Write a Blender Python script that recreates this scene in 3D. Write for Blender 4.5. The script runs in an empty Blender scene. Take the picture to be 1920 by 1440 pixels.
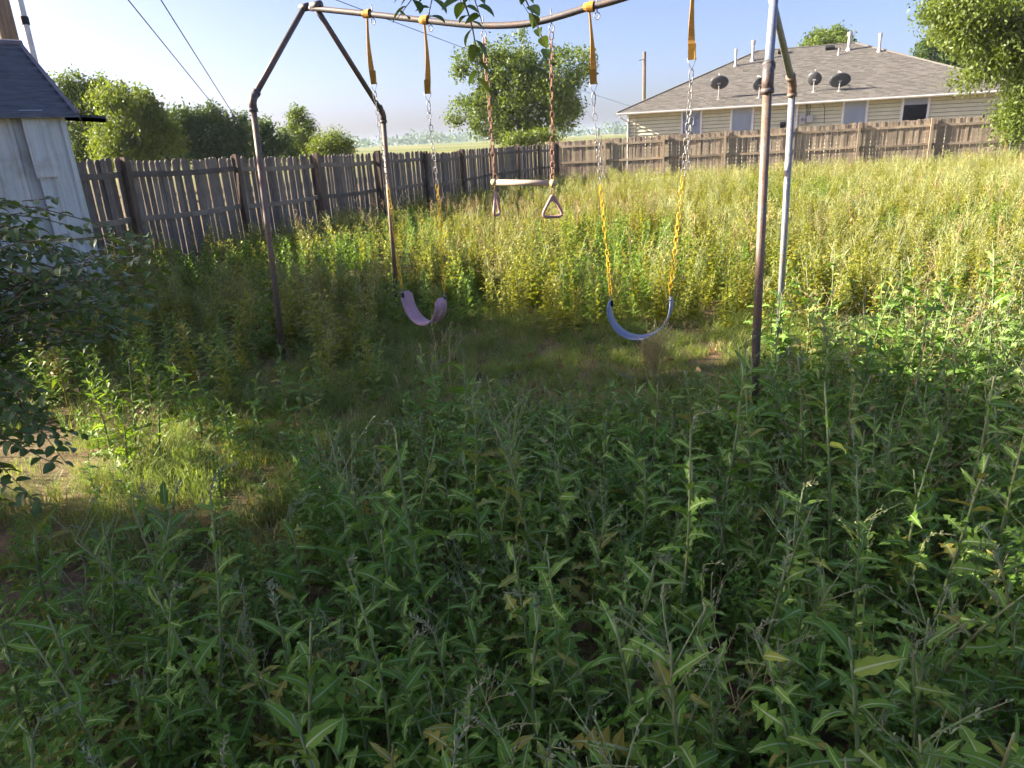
import bpy, math, random
import numpy as np
from mathutils import Vector, Matrix, Euler

random.seed(7)
rng = np.random.default_rng(11)
R = math.radians
sc = bpy.context.scene
col = sc.collection

# ------------------------------------------------------------------ camera, sky, sun, exposure
CAM_H, FOC, PITCH, ROLL = 1.70, 1340.0, R(19.0), R(3.0)
R0, U0, FW = Vector((1, 0, 0)), Vector((0, math.sin(PITCH), math.cos(PITCH))), Vector((0, math.cos(PITCH), -math.sin(PITCH)))
EX = R0 * math.cos(ROLL) - U0 * math.sin(ROLL)
EY = -R0 * math.sin(ROLL) - U0 * math.cos(ROLL)
cam_d = bpy.data.cameras.new('camera')
cam_d.sensor_width = 36.0
cam_d.lens = 36.0 * FOC / 1920.0
cam_d.clip_start, cam_d.clip_end = 0.05, 6000
cam = bpy.data.objects.new('camera', cam_d)
col.objects.link(cam)
_m = Matrix((EX, -EY, -FW)).transposed().to_4x4()
_m.translation = Vector((0, 0, CAM_H))
cam.matrix_world = _m
sc.camera = cam

SUN_EL = R(26.0)
SUN_AZ = Vector((-0.985, 0.172))          # horizontal direction towards the sun: from the left, a little ahead
SUN_AZ.normalize()
SUN_DIR = Vector((SUN_AZ.x * math.cos(SUN_EL), SUN_AZ.y * math.cos(SUN_EL), math.sin(SUN_EL)))
world = bpy.data.worlds.new('World')
sc.world = world
world.use_nodes = True
wn = world.node_tree
sky = wn.nodes.new('ShaderNodeTexSky')
sky.sky_type = 'NISHITA'
sky.sun_disc = False
sky.sun_elevation = SUN_EL
sky.sun_rotation = math.atan2(SUN_AZ.x, SUN_AZ.y)
sky.altitude = 0
sky.air_density, sky.dust_density, sky.ozone_density = 0.6, 2.2, 3.0
bg = wn.nodes['Background']
bg.inputs['Strength'].default_value = 0.058
wb = wn.nodes.new('ShaderNodeMixRGB')              # one white balance for the whole sky
wb.blend_type = 'MULTIPLY'; wb.inputs[0].default_value = 1.0; wb.inputs[2].default_value = (1.11, 0.98, 1.0, 1)
wn.links.new(sky.outputs[0], wb.inputs[1])
wn.links.new(wb.outputs[0], bg.inputs[0])
sun_d = bpy.data.lights.new('sun', 'SUN')
sun_d.energy, sun_d.angle, sun_d.color = 5.0, R(0.53), (1.0, 0.89, 0.70)
sun = bpy.data.objects.new('sun', sun_d)
col.objects.link(sun)
sun.rotation_euler = SUN_DIR.to_track_quat('Z', 'Y').to_euler()
sc.view_settings.view_transform = 'Standard'
sc.view_settings.look = 'None'
sc.view_settings.exposure = 2.27
sc.view_settings.gamma = 1.0
sc.render.engine = 'CYCLES'
sc.cycles.max_bounces = 7
sc.cycles.diffuse_bounces = 4
sc.cycles.volume_bounces = 0
sc.cycles.use_adaptive_sampling = True
sc.cycles.adaptive_threshold = 0.03
sc.cycles.transmission_bounces = 5
sc.cycles.transparent_max_bounces = 8
sc.cycles.use_denoising = True

# ------------------------------------------------------------------ helpers
def ray(px, py):
    return FW * FOC + EX * (px - 960) + EY * (py - 720)

def at(px, py, D):
    """world point seen at a photo pixel, D metres ahead"""
    r = ray(px, py)
    return Vector((0, 0, CAM_H)) + r * (D / r.y)

def on_plane(px, py, p0, n):
    r = ray(px, py)
    o = Vector((0, 0, CAM_H))
    return o + r * ((Vector(p0) - o).dot(n) / r.dot(n))

def ground_h(x, y):
    d = max(0.0, min(1.0, (y - 8) / 26.0))
    h = -0.42 * d * d * (3 - 2 * d)
    h += 0.03 * math.sin(x * 0.7 + 1.3) * math.cos(y * 0.5) * min(1, max(0, 1.5 - y / 40))
    h += 0.14 * max(0.0, min(1.0, (x - 8) / 10)) * max(0, min(1, (y - 12) / 10))
    return h

def tag(o, label=None, cat=None, group=None, kind=None):
    if label: o['label'] = label
    if cat: o['category'] = cat
    if group: o['group'] = group
    if kind: o['kind'] = kind
    return o

def link(name, me, parent=None, mat=None):
    o = bpy.data.objects.new(name, me)
    col.objects.link(o)
    if parent: o.parent = parent
    if mat is not None and len(me.materials) == 0:
        me.materials.append(mat)
    return o

def empty(name, loc=(0, 0, 0), rz=0.0, scale=1.0):
    o = bpy.data.objects.new(name, None)
    o.empty_display_size = 0.2
    col.objects.link(o)
    o.location = loc
    o.rotation_euler = (0, 0, rz)
    o.scale = (scale,) * 3
    return o

class MB:
    def __init__(s):
        s.v, s.f, s.m, s.r = [], [], [], []
    def add(s, vs, fs, mi=0, rnd=None, M=None):
        b = len(s.v)
        s.v += [tuple(M @ Vector(v)) for v in vs] if M is not None else [tuple(v) for v in vs]
        if rnd is None: rnd = random.random()
        for k, f in enumerate(fs):
            s.f.append(tuple(b + i for i in f))
            s.m.append(mi[k] if isinstance(mi, (list, tuple)) else mi)
            s.r.append(rnd)
        return s
    def box(s, lo, hi, mi=0, M=None, rnd=None):
        x0, y0, z0 = lo; x1, y1, z1 = hi
        vs = [(x0,y0,z0),(x1,y0,z0),(x1,y1,z0),(x0,y1,z0),(x0,y0,z1),(x1,y0,z1),(x1,y1,z1),(x0,y1,z1)]
        return s.add(vs, [(0,3,2,1),(4,5,6,7),(0,1,5,4),(1,2,6,5),(2,3,7,6),(3,0,4,7)], mi, rnd, M)
    def tube(s, pts, rad, sides=8, mi=0, cap=True, rnd=None, M=None):
        pts = [Vector(p) for p in pts]
        if not isinstance(rad, (list, tuple)): rad = [rad] * len(pts)
        vs, fs = [], []
        ref = None
        for i, p in enumerate(pts):
            a = pts[max(0, i - 1)]; b = pts[min(len(pts) - 1, i + 1)]
            t = (b - a)
            t = t.normalized() if t.length > 1e-9 else Vector((0, 0, 1))
            if ref is None:
                ref = Vector((1, 0, 0)) if abs(t.x) < 0.9 else Vector((0, 1, 0))
            u = (ref - t * ref.dot(t)).normalized(); w = t.cross(u); ref = u
            for k in range(sides):
                an = 2 * math.pi * k / sides
                vs.append(p + (u * math.cos(an) + w * math.sin(an)) * rad[i])
        for i in range(len(pts) - 1):
            for k in range(sides):
                a = i * sides + k; b = i * sides + (k + 1) % sides
                fs.append((a, b, b + sides, a + sides))
        if cap:
            fs.append(tuple(reversed(range(sides)))); n = (len(pts) - 1) * sides
            fs.append(tuple(range(n, n + sides)))
        return s.add(vs, fs, mi, rnd, M)
    def mesh(s, name, mats, smooth=False):
        me = bpy.data.meshes.new(name)
        me.from_pydata(s.v, [], s.f)
        for m in mats: me.materials.append(m)
        if len(mats) > 1: me.polygons.foreach_set('material_index', s.m)
        a = me.attributes.new('rnd', 'FLOAT', 'FACE')
        a.data.foreach_set('value', s.r)
        if smooth: me.polygons.foreach_set('use_smooth', [True] * len(s.f))
        me.update()
        return me
    def obj(s, name, mats, parent=None, smooth=False):
        return link(name, s.mesh(name, mats if isinstance(mats, (list, tuple)) else [mats], smooth), parent)

def np_mesh(name, V, F, mats, rnd, smooth=False):
    """V (n,3), F (m,4) uniform quads"""
    me = bpy.data.meshes.new(name)
    n, m, k = len(V), len(F), F.shape[1]
    me.vertices.add(n); me.vertices.foreach_set('co', np.ascontiguousarray(V, dtype=np.float32).ravel())
    me.loops.add(m * k); me.loops.foreach_set('vertex_index', np.ascontiguousarray(F, dtype=np.int32).ravel())
    me.polygons.add(m)
    me.polygons.foreach_set('loop_start', np.arange(0, m * k, k, dtype=np.int32))
    me.polygons.foreach_set('loop_total', np.full(m, k, dtype=np.int32))
    for mt in mats: me.materials.append(mt)
    a = me.attributes.new('rnd', 'FLOAT', 'FACE')
    a.data.foreach_set('value', np.asarray(rnd, dtype=np.float32))
    me.update(calc_edges=True)
    me.validate()
    return me

# ------------------------------------------------------------------ materials
class NT:
    def __init__(s, name):
        s.mat = bpy.data.materials.new(name)
        s.mat.use_nodes = True
        s.t = s.mat.node_tree
        s.p = s.t.nodes['Principled BSDF']
        s.out = s.t.nodes['Material Output']
    def n(s, kind, **kw):
        nd = s.t.nodes.new('ShaderNode' + kind)
        for k, v in kw.items():
            if k.startswith('i_'): nd.inputs[k[2:].replace('_', ' ')].default_value = v
            else: setattr(nd, k, v)
        return nd
    def l(s, a, b): s.t.links.new(a, b)
    def noise(s, scale, detail=4, rough=0.55, coord='Object', stretch=None):
        tc = s.n('TexCoord')
        src = tc.outputs[coord]
        if stretch:
            mp = s.n('Mapping'); mp.inputs['Scale'].default_value = stretch
            s.l(src, mp.inputs[0]); src = mp.outputs[0]
        nz = s.n('TexNoise'); nz.inputs['Scale'].default_value = scale
        nz.inputs['Detail'].default_value = detail; nz.inputs['Roughness'].default_value = rough
        s.l(src, nz.inputs['Vector'])
        return nz.outputs['Fac']
    def ramp(s, fac, stops):
        r = s.n('ValToRGB')
        e = r.color_ramp.elements
        e[0].position, e[0].color = stops[0][0], (*stops[0][1], 1)
        e[1].position, e[1].color = stops[-1][0], (*stops[-1][1], 1)
        for p, c in stops[1:-1]:
            x = e.new(p); x.color = (*c, 1)
        s.l(fac, r.inputs[0])
        return r.outputs[0]
    def mix(s, fac, a, b, mode='MIX'):
        m = s.n('MixRGB', blend_type=mode)
        for v, i in ((fac, 0), (a, 1), (b, 2)):
            if isinstance(v, (int, float)): m.inputs[i].default_value = v
            elif isinstance(v, tuple): m.inputs[i].default_value = (*v, 1)
            else: s.l(v, m.inputs[i])
        return m.outputs[0]
    def bump(s, h, strength=0.3, dist=0.01):
        b = s.n('Bump'); b.inputs['Strength'].default_value = strength; b.inputs['Distance'].default_value = dist
        s.l(h, b.inputs['Height']); s.l(b.outputs[0], s.p.inputs['Normal'])
    def set(s, color=None, rough=0.6, metal=0.0, spec=0.4):
        if color is not None:
            if isinstance(color, tuple): s.p.inputs['Base Color'].default_value = (*color, 1)
            else: s.l(color, s.p.inputs['Base Color'])
        s.p.inputs['Roughness'].default_value = rough
        s.p.inputs['Metallic'].default_value = metal
        s.p.inputs['Specular IOR Level'].default_value = spec
        return s.mat

def simple_mat(name, c1, c2=None, scale=12, rough=0.6, metal=0.0, spec=0.4, bump=0.0, stretch=None, dist=0.004, stops=(0.35, 0.65)):
    t = NT(name)
    if c2 is None: return t.set(c1, rough, metal, spec)
    nz = t.noise(scale, 6, 0.62, stretch=stretch)
    if bump: t.bump(nz, bump, dist)
    return t.set(t.ramp(nz, [(stops[0], c1), (stops[1], c2)]), rough, metal, spec)

def leaf_mat(name, c1, c2, c3=None, trans=0.35, tcol=None, rough=0.5, spec=0.35, objvar=0.5):
    t = NT(name)
    at_ = t.n('Attribute'); at_.attribute_name = 'rnd'
    oi = t.n('ObjectInfo')
    mm = t.n('Math', operation='MULTIPLY'); t.l(oi.outputs['Random'], mm.inputs[0]); mm.inputs[1].default_value = objvar
    m2 = t.n('Math', operation='MULTIPLY'); t.l(at_.outputs['Fac'], m2.inputs[0]); m2.inputs[1].default_value = 1 - objvar
    ad = t.n('Math', operation='ADD'); t.l(mm.outputs[0], ad.inputs[0]); t.l(m2.outputs[0], ad.inputs[1])
    stops = [(0.0, c1), (0.80 if c3 else 1.0, c2)] + ([(0.92, c3)] if c3 else [])
    c = t.ramp(ad.outputs[0], stops)
    mat = t.set(c, rough, 0, spec)
    tr = t.n('BsdfTranslucent')
    tc = t.mix(1.0, c, tcol or (1.5, 1.45, 0.55), 'MULTIPLY')
    t.l(tc, tr.inputs[0])
    ms = t.n('MixShader'); ms.inputs[0].default_value = trans
    t.l(t.p.outputs[0], ms.inputs[1]); t.l(tr.outputs[0], ms.inputs[2])
    t.l(ms.outputs[0], t.out.inputs[0])
    return mat

M = {}
M['lettuce'] = leaf_mat('prickly_leaf', (0.10, 0.215, 0.028), (0.175, 0.30, 0.048), (0.32, 0.29, 0.06), trans=0.26, rough=0.52, spec=0.2, objvar=0.55)
M['rib'] = leaf_mat('pale_midrib', (0.27, 0.38, 0.15), (0.35, 0.44, 0.20), trans=0.1)
M['stem'] = leaf_mat('weed_stem', (0.16, 0.22, 0.09), (0.27, 0.27, 0.12), trans=0.05)
M['bud'] = leaf_mat('weed_bud', (0.17, 0.23, 0.12), (0.30, 0.30, 0.17), trans=0.1)
M['field_green'] = leaf_mat('field_leaf', (0.21, 0.245, 0.03), (0.34, 0.34, 0.05), (0.42, 0.36, 0.09), trans=0.45)
M['bright_green'] = leaf_mat('bright_leaf', (0.13, 0.225, 0.03), (0.20, 0.30, 0.045), trans=0.45)
M['seed'] = leaf_mat('seed_head', (0.33, 0.32, 0.085), (0.46, 0.41, 0.14), trans=0.3)
M['dry'] = leaf_mat('dry_stalk', (0.30, 0.20, 0.10), (0.46, 0.34, 0.18), trans=0.15, tcol=(1.1, 1, 0.8))
M['straw'] = leaf_mat('pale_straw', (0.36, 0.33, 0.15), (0.50, 0.42, 0.2), trans=0.2, tcol=(1.1, 1, 0.7))
M['grass'] = leaf_mat('grass_blade', (0.16, 0.24, 0.05), (0.24, 0.305, 0.085), (0.30, 0.25, 0.10), trans=0.4)
M['dead_leaf'] = leaf_mat('dead_leaf', (0.22, 0.10, 0.04), (0.36, 0.20, 0.09), trans=0.2, tcol=(1.2, 0.9, 0.6))
M['shrub'] = leaf_mat('shrub_leaf', (0.065, 0.12, 0.026), (0.12, 0.185, 0.042), (0.17, 0.22, 0.04), trans=0.25, rough=0.38, spec=0.5, objvar=0.3)
M['tree_dark'] = leaf_mat('tree_leaf_dark', (0.045, 0.085, 0.017), (0.095, 0.145, 0.032), trans=0.33, objvar=0.0)
M['tree_mid'] = leaf_mat('tree_leaf_mid', (0.075, 0.125, 0.02), (0.15, 0.20, 0.042), trans=0.38, objvar=0.0)
M['tree_light'] = leaf_mat('tree_leaf_light', (0.095, 0.142, 0.025), (0.16, 0.205, 0.046), trans=0.42, objvar=0.0)
M['bark'] = simple_mat('bark', (0.10, 0.075, 0.055), (0.20, 0.16, 0.12), 9, 0.9, bump=0.6, stretch=(3, 3, 0.5), dist=0.02)

def wood_mat(name, a, b, c):
    t = NT(name)
    oi = t.n('ObjectInfo')
    grain = t.noise(9, 6, 0.65, stretch=(9, 9, 0.55))
    blot = t.noise(2.2, 3, 0.6)
    base = t.ramp(grain, [(0.28, a), (0.5, b), (0.74, c)])
    tone = t.ramp(oi.outputs['Random'], [(0.0, (0.62, 0.6, 0.6)), (0.5, (0.95, 0.93, 0.92)), (1.0, (1.25, 1.2, 1.12))])
    base = t.mix(1.0, base, tone, 'MULTIPLY')
    stain = t.ramp(blot, [(0.3, (0.68, 0.66, 0.66)), (0.62, (1.08, 1.05, 1.02))])
    base = t.mix(1.0, base, stain, 'MULTIPLY')
    t.bump(grain, 0.5, 0.004)
    return t.set(base, 0.85, 0, 0.25)
M['wood_grey'] = wood_mat('weathered_wood_grey', (0.125, 0.108, 0.093), (0.24, 0.21, 0.185), (0.35, 0.315, 0.285))
M['wood_tan'] = wood_mat('weathered_wood_tan', (0.19, 0.155, 0.12), (0.33, 0.28, 0.22), (0.42, 0.365, 0.30))
M['wood_post'] = wood_mat('weathered_post', (0.09, 0.07, 0.055), (0.16, 0.125, 0.10), (0.24, 0.19, 0.155))
M['wood_orange'] = wood_mat('newer_post_wood', (0.24, 0.13, 0.07), (0.36, 0.20, 0.11), (0.44, 0.27, 0.16))

# rusty pipe: paint worn to rust lower down
def pipe_mat(name, metal_c, metal_c2, rust_lo, rust_amount):
    t = NT(name)
    n1 = t.noise(7, 7, 0.7); n2 = t.noise(60, 4, 0.6)
    base = t.ramp(n2, [(0.35, metal_c), (0.7, metal_c2)])
    rust = t.ramp(n2, [(0.3, rust_lo), (0.7, tuple(min(1, c * 1.8) for c in rust_lo))])
    f = t.ramp(n1, [(max(0.01, 0.62 - rust_amount), (0, 0, 0)), (min(0.99, 0.80 - rust_amount), (1, 1, 1))])
    t.bump(n2, 0.25, 0.002)
    return t.set(t.mix(f, base, rust), 0.55, 0.25, 0.5)
M['pipe_grey'] = pipe_mat('painted_pipe', (0.085, 0.075, 0.08), (0.14, 0.125, 0.125), (0.12, 0.065, 0.04), 0.12)
M['pipe_rust'] = pipe_mat('rusty_pipe', (0.15, 0.125, 0.11), (0.22, 0.185, 0.16), (0.145, 0.092, 0.065), 0.24)
M['pipe_galv'] = pipe_mat('galvanised_pipe', (0.22, 0.23, 0.26), (0.34, 0.34, 0.36), (0.22, 0.14, 0.09), 0.08)
M['pipe_blue'] = pipe_mat('bluish_pipe', (0.17, 0.20, 0.28), (0.27, 0.30, 0.38), (0.14, 0.12, 0.12), 0.02)
M['steel'] = simple_mat('zinc_chain', (0.20, 0.19, 0.19), (0.34, 0.33, 0.33), 40, 0.5, 0.6)
M['rust_chain'] = simple_mat('rusty_chain', (0.26, 0.125, 0.08), (0.44, 0.26, 0.18), 50, 0.8, 0.1)
M['yellow_chain'] = simple_mat('yellow_coated_chain', (0.82, 0.52, 0.03), (0.68, 0.40, 0.025), 35, 0.4)
M['webbing'] = simple_mat('orange_webbing', (0.62, 0.33, 0.055), (0.50, 0.23, 0.035), 9, 0.75, bump=0.3, stretch=(1, 1, 12))
M['stitch'] = simple_mat('webbing_stitched_end', (0.40, 0.21, 0.02), (0.30, 0.15, 0.02), 60, 0.8, bump=0.4)
M['pink_seat'] = simple_mat('faded_pink_seat', (0.55, 0.37, 0.46), (0.44, 0.25, 0.28), 8, 0.55, bump=0.05)
M['blue_seat'] = simple_mat('faded_blue_seat', (0.27, 0.31, 0.40), (0.17, 0.22, 0.40), 9, 0.55, bump=0.1)
M['black_hole'] = simple_mat('dark_grommet', (0.02, 0.02, 0.022))
M['trapeze_bar'] = simple_mat('faded_trapeze_bar', (0.38, 0.30, 0.24), (0.46, 0.37, 0.30), 14, 0.55)
M['bar_cap'] = simple_mat('bar_end_cap', (0.42, 0.35, 0.17), (0.50, 0.42, 0.22), 20, 0.5)
M['ring'] = simple_mat('faded_pink_ring', (0.36, 0.20, 0.20), (0.47, 0.29, 0.28), 12, 0.55)

# ------------------------------------------------------------------ ground
def grid_axis(lo, hi, fine_lo, fine_hi, step):
    a = list(np.arange(fine_lo, fine_hi + 1e-6, step))
    s, v = step, fine_hi
    while v < hi:
        s *= 1.25; v += s; a.append(min(v, hi))
    s, v = step, fine_lo
    while v > lo:
        s *= 1.25; v -= s; a.insert(0, max(v, lo))
    return a
gx = grid_axis(-3500, 3500, -7, 9, 0.2)
gy = grid_axis(-60, 5000, 0, 13, 0.2)
from mathutils import noise as mnoise
GV, GF = [], []
for y in gy:
    for x in gx:
        z = ground_h(x, y)
        if -8 < x < 10 and -1 < y < 14:
            z += 0.035 * mnoise.noise((x * 1.7, y * 1.7, 0)) + 0.012 * mnoise.noise((x * 7, y * 7, 3))
        if y > 300:
            z += 0.0
        GV.append((x, y, z))
nx = len(gx)
for j in range(len(gy) - 1):
    for i in range(nx - 1):
        a = j * nx + i
        GF.append((a, a + 1, a + 1 + nx, a + nx))
t = NT('soil_and_grass')
n1 = t.noise(0.9, 6, 0.65); n2 = t.noise(14, 6, 0.7); n3 = t.noise(90, 3, 0.6)
soil = t.ramp(n2, [(0.3, (0.085, 0.055, 0.036)), (0.5, (0.19, 0.125, 0.078)), (0.72, (0.32, 0.21, 0.13))])
turf = t.ramp(n3, [(0.3, (0.045, 0.06, 0.018)), (0.7, (0.12, 0.12, 0.04))])
cover = t.ramp(n1, [(0.42, (0, 0, 0)), (0.62, (1, 1, 1))])
tc = t.n('TexCoord'); sp = t.n('SeparateXYZ'); t.l(tc.outputs['Object'], sp.inputs[0])
far = t.n('MapRange'); far.inputs['From Min'].default_value = 40; far.inputs['From Max'].default_value = 80
t.l(sp.outputs['Y'], far.inputs['Value'])
fieldn = t.noise(0.012, 3, 0.5)
fields = t.ramp(fieldn, [(0.4, (0.10, 0.14, 0.03)), (0.55, (0.22, 0.20, 0.07)), (0.7, (0.08, 0.12, 0.03))])
c = t.mix(cover, soil, turf)
c = t.mix(far.outputs[0], c, fields)
t.bump(n2, 0.7, 0.03)
M['ground'] = t.set(c, 0.95, 0, 0.15)
gme = bpy.data.meshes.new('ground')
gme.from_pydata(GV, [], GF); gme.materials.append(M['ground'])
gme.polygons.foreach_set('use_smooth', [True] * len(GF))
tag(link('ground', gme), 'reddish soil of the overgrown yard with fields beyond', kind='structure')

# ------------------------------------------------------------------ fences
def picket_mesh(seed, h, w=0.100, th=0.017):
    r = random.Random(seed)
    c = 0.018 + r.random() * 0.008
    b = r.uniform(-0.006, 0.006); s_ = r.uniform(-0.008, 0.008)
    prof = [(-w/2, 0), (w/2, 0), (w/2 + s_, h - c * 1.6), (w/2 - c + s_, h), (-w/2 + c + s_, h), (-w/2 + s_, h - c * 1.6)]
    n = len(prof)
    vs = [(x, -th/2 + b * (z/h), z) for x, z in prof] + [(x, th/2 + b * (z/h), z) for x, z in prof]
    fs = [tuple(range(n)), tuple(reversed(range(n, 2*n)))] + [(i, i + n, (i+1) % n + n, (i+1) % n) for i in range(n)]
    return MB().add(vs, fs)
def fence(p0, ang, i0, i1, top_fn, wood, post_mat, gap, side, label, seed, jitter):
    """posts every 2.44 m from i0 to i1; side = +1/-1: on which side of the pickets posts and rails stand"""
    r = random.Random(seed)
    d = Vector((math.cos(ang), math.sin(ang), 0)); n = Vector((-d.y, d.x, 0)) * side
    root = empty('wooden_fence', (p0[0], p0[1], 0), ang)
    tag(root, label, 'fence')
    meshes = [picket_mesh(seed * 50 + k, 1.80 + 0.025 * r.uniform(-1, 1)).mesh('picket', [wood]) for k in range(7)]
    s = i0 * 2.44
    lean = 0.0
    while s < i1 * 2.44:
        panel = math.floor(s / 2.44)
        rp = random.Random(seed * 1000 + panel)
        lean = rp.uniform(-0.03, 0.03) * jitter
        dz = rp.uniform(-0.035, 0.035) * jitter
        fr = s / 2.44 - panel
        w = Vector((p0[0], p0[1], 0)) + d * s
        top = top_fn(s)
        z = top - 1.80 + dz - 0.03 * jitter * math.sin(math.pi * fr)
        o = link('picket', r.choice(meshes), root)
        o.location = (s, side * r.uniform(-0.004, 0.004), z + r.uniform(-0.009, 0.009))
        o.rotation_euler = (r.uniform(-0.008, 0.008), lean + r.uniform(-0.012, 0.012) * jitter, r.uniform(-0.02, 0.02) + (math.pi if r.random() < 0.5 else 0))
        s += 0.1015 + r.uniform(*gap)
    for k in range(math.floor(i0), math.ceil(i1)):
        rp = random.Random(seed * 1000 + k); rp.uniform(0, 1); dz = rp.uniform(-0.035, 0.035) * jitter
        sa, sb = max(k, i0) * 2.44 - 0.0, min(k + 1, i1) * 2.44
        for hh in (1.58, 0.92, 0.24):
            mb = MB(); N = 7; vs = []; fs = []
            off = [rp.uniform(-0.02, 0.02) * jitter for _ in range(2)]
            for j in range(N):
                f = j / (N - 1); s_ = sa + 0.01 + (sb - sa - 0.02) * f
                zt = top_fn(s_) - 1.8 + hh + dz + off[0] * (1 - f) + off[1] * f - 0.03 * jitter * math.sin(math.pi * f)
                y0, y1 = side * 0.0105, side * 0.05
                vs += [(s_, y0, zt - 0.043), (s_, y1, zt - 0.043), (s_, y1, zt + 0.043), (s_, y0, zt + 0.043)]
            for j in range(N - 1):
                a = j * 4
                fs += [(a + i, a + (i + 1) % 4, a + 4 + (i + 1) % 4, a + 4 + i) for i in range(4)]
            fs += [(3, 2, 1, 0), tuple((N - 1) * 4 + i for i in range(4))]
            mb.add(vs, fs).obj('rail', wood, root)
    for k in range(math.ceil(i0), math.floor(i1) + 1):
        mb = MB()
        zt = top_fn(k * 2.44) + r.uniform(-0.02, 0.05)
        mb.box((-0.045, 0, 0), (0.045, 0.09, 2.3))
        o = mb.obj('post', post_mat(k), root)
        o.location = (k * 2.44, side * 0.053 + (0 if side > 0 else -0.09), zt - 2.3)
        o.rotation_euler = (r.uniform(-0.02, 0.02) * jitter, r.uniform(-0.025, 0.025) * jitter, r.uniform(-0.05, 0.05))
    return root
LF0, LFA = (-5.706, 11.25), R(68.5)
RF0, RFA = (4.45, 31.75), R(-19.0)
fence(LF0, LFA, -0.55, 9.12, lambda s: 1.76 - 0.50 * max(0, min(1, (s + 1) / 22)) ** 0.8 + 0.18 * min(1, max(0, (s - 12) / 10)),
      M['wood_grey'], lambda k: M['wood_post'], (0.002, 0.012), -1, 'grey weathered picket fence with leaning panels and gaps, beside the white shed', 3, 1.0)
fence(RF0, RFA, -1.0, 8.6, lambda s: 1.45 + 0.15 * min(1, max(0, s / 12)),
      M['wood_tan'], lambda k: M['wood_orange'] if k == 6 else M['wood_tan'], (0.002, 0.010), -1, 'tan sunlit picket fence in front of the cream house', 5, 0.35)

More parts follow.
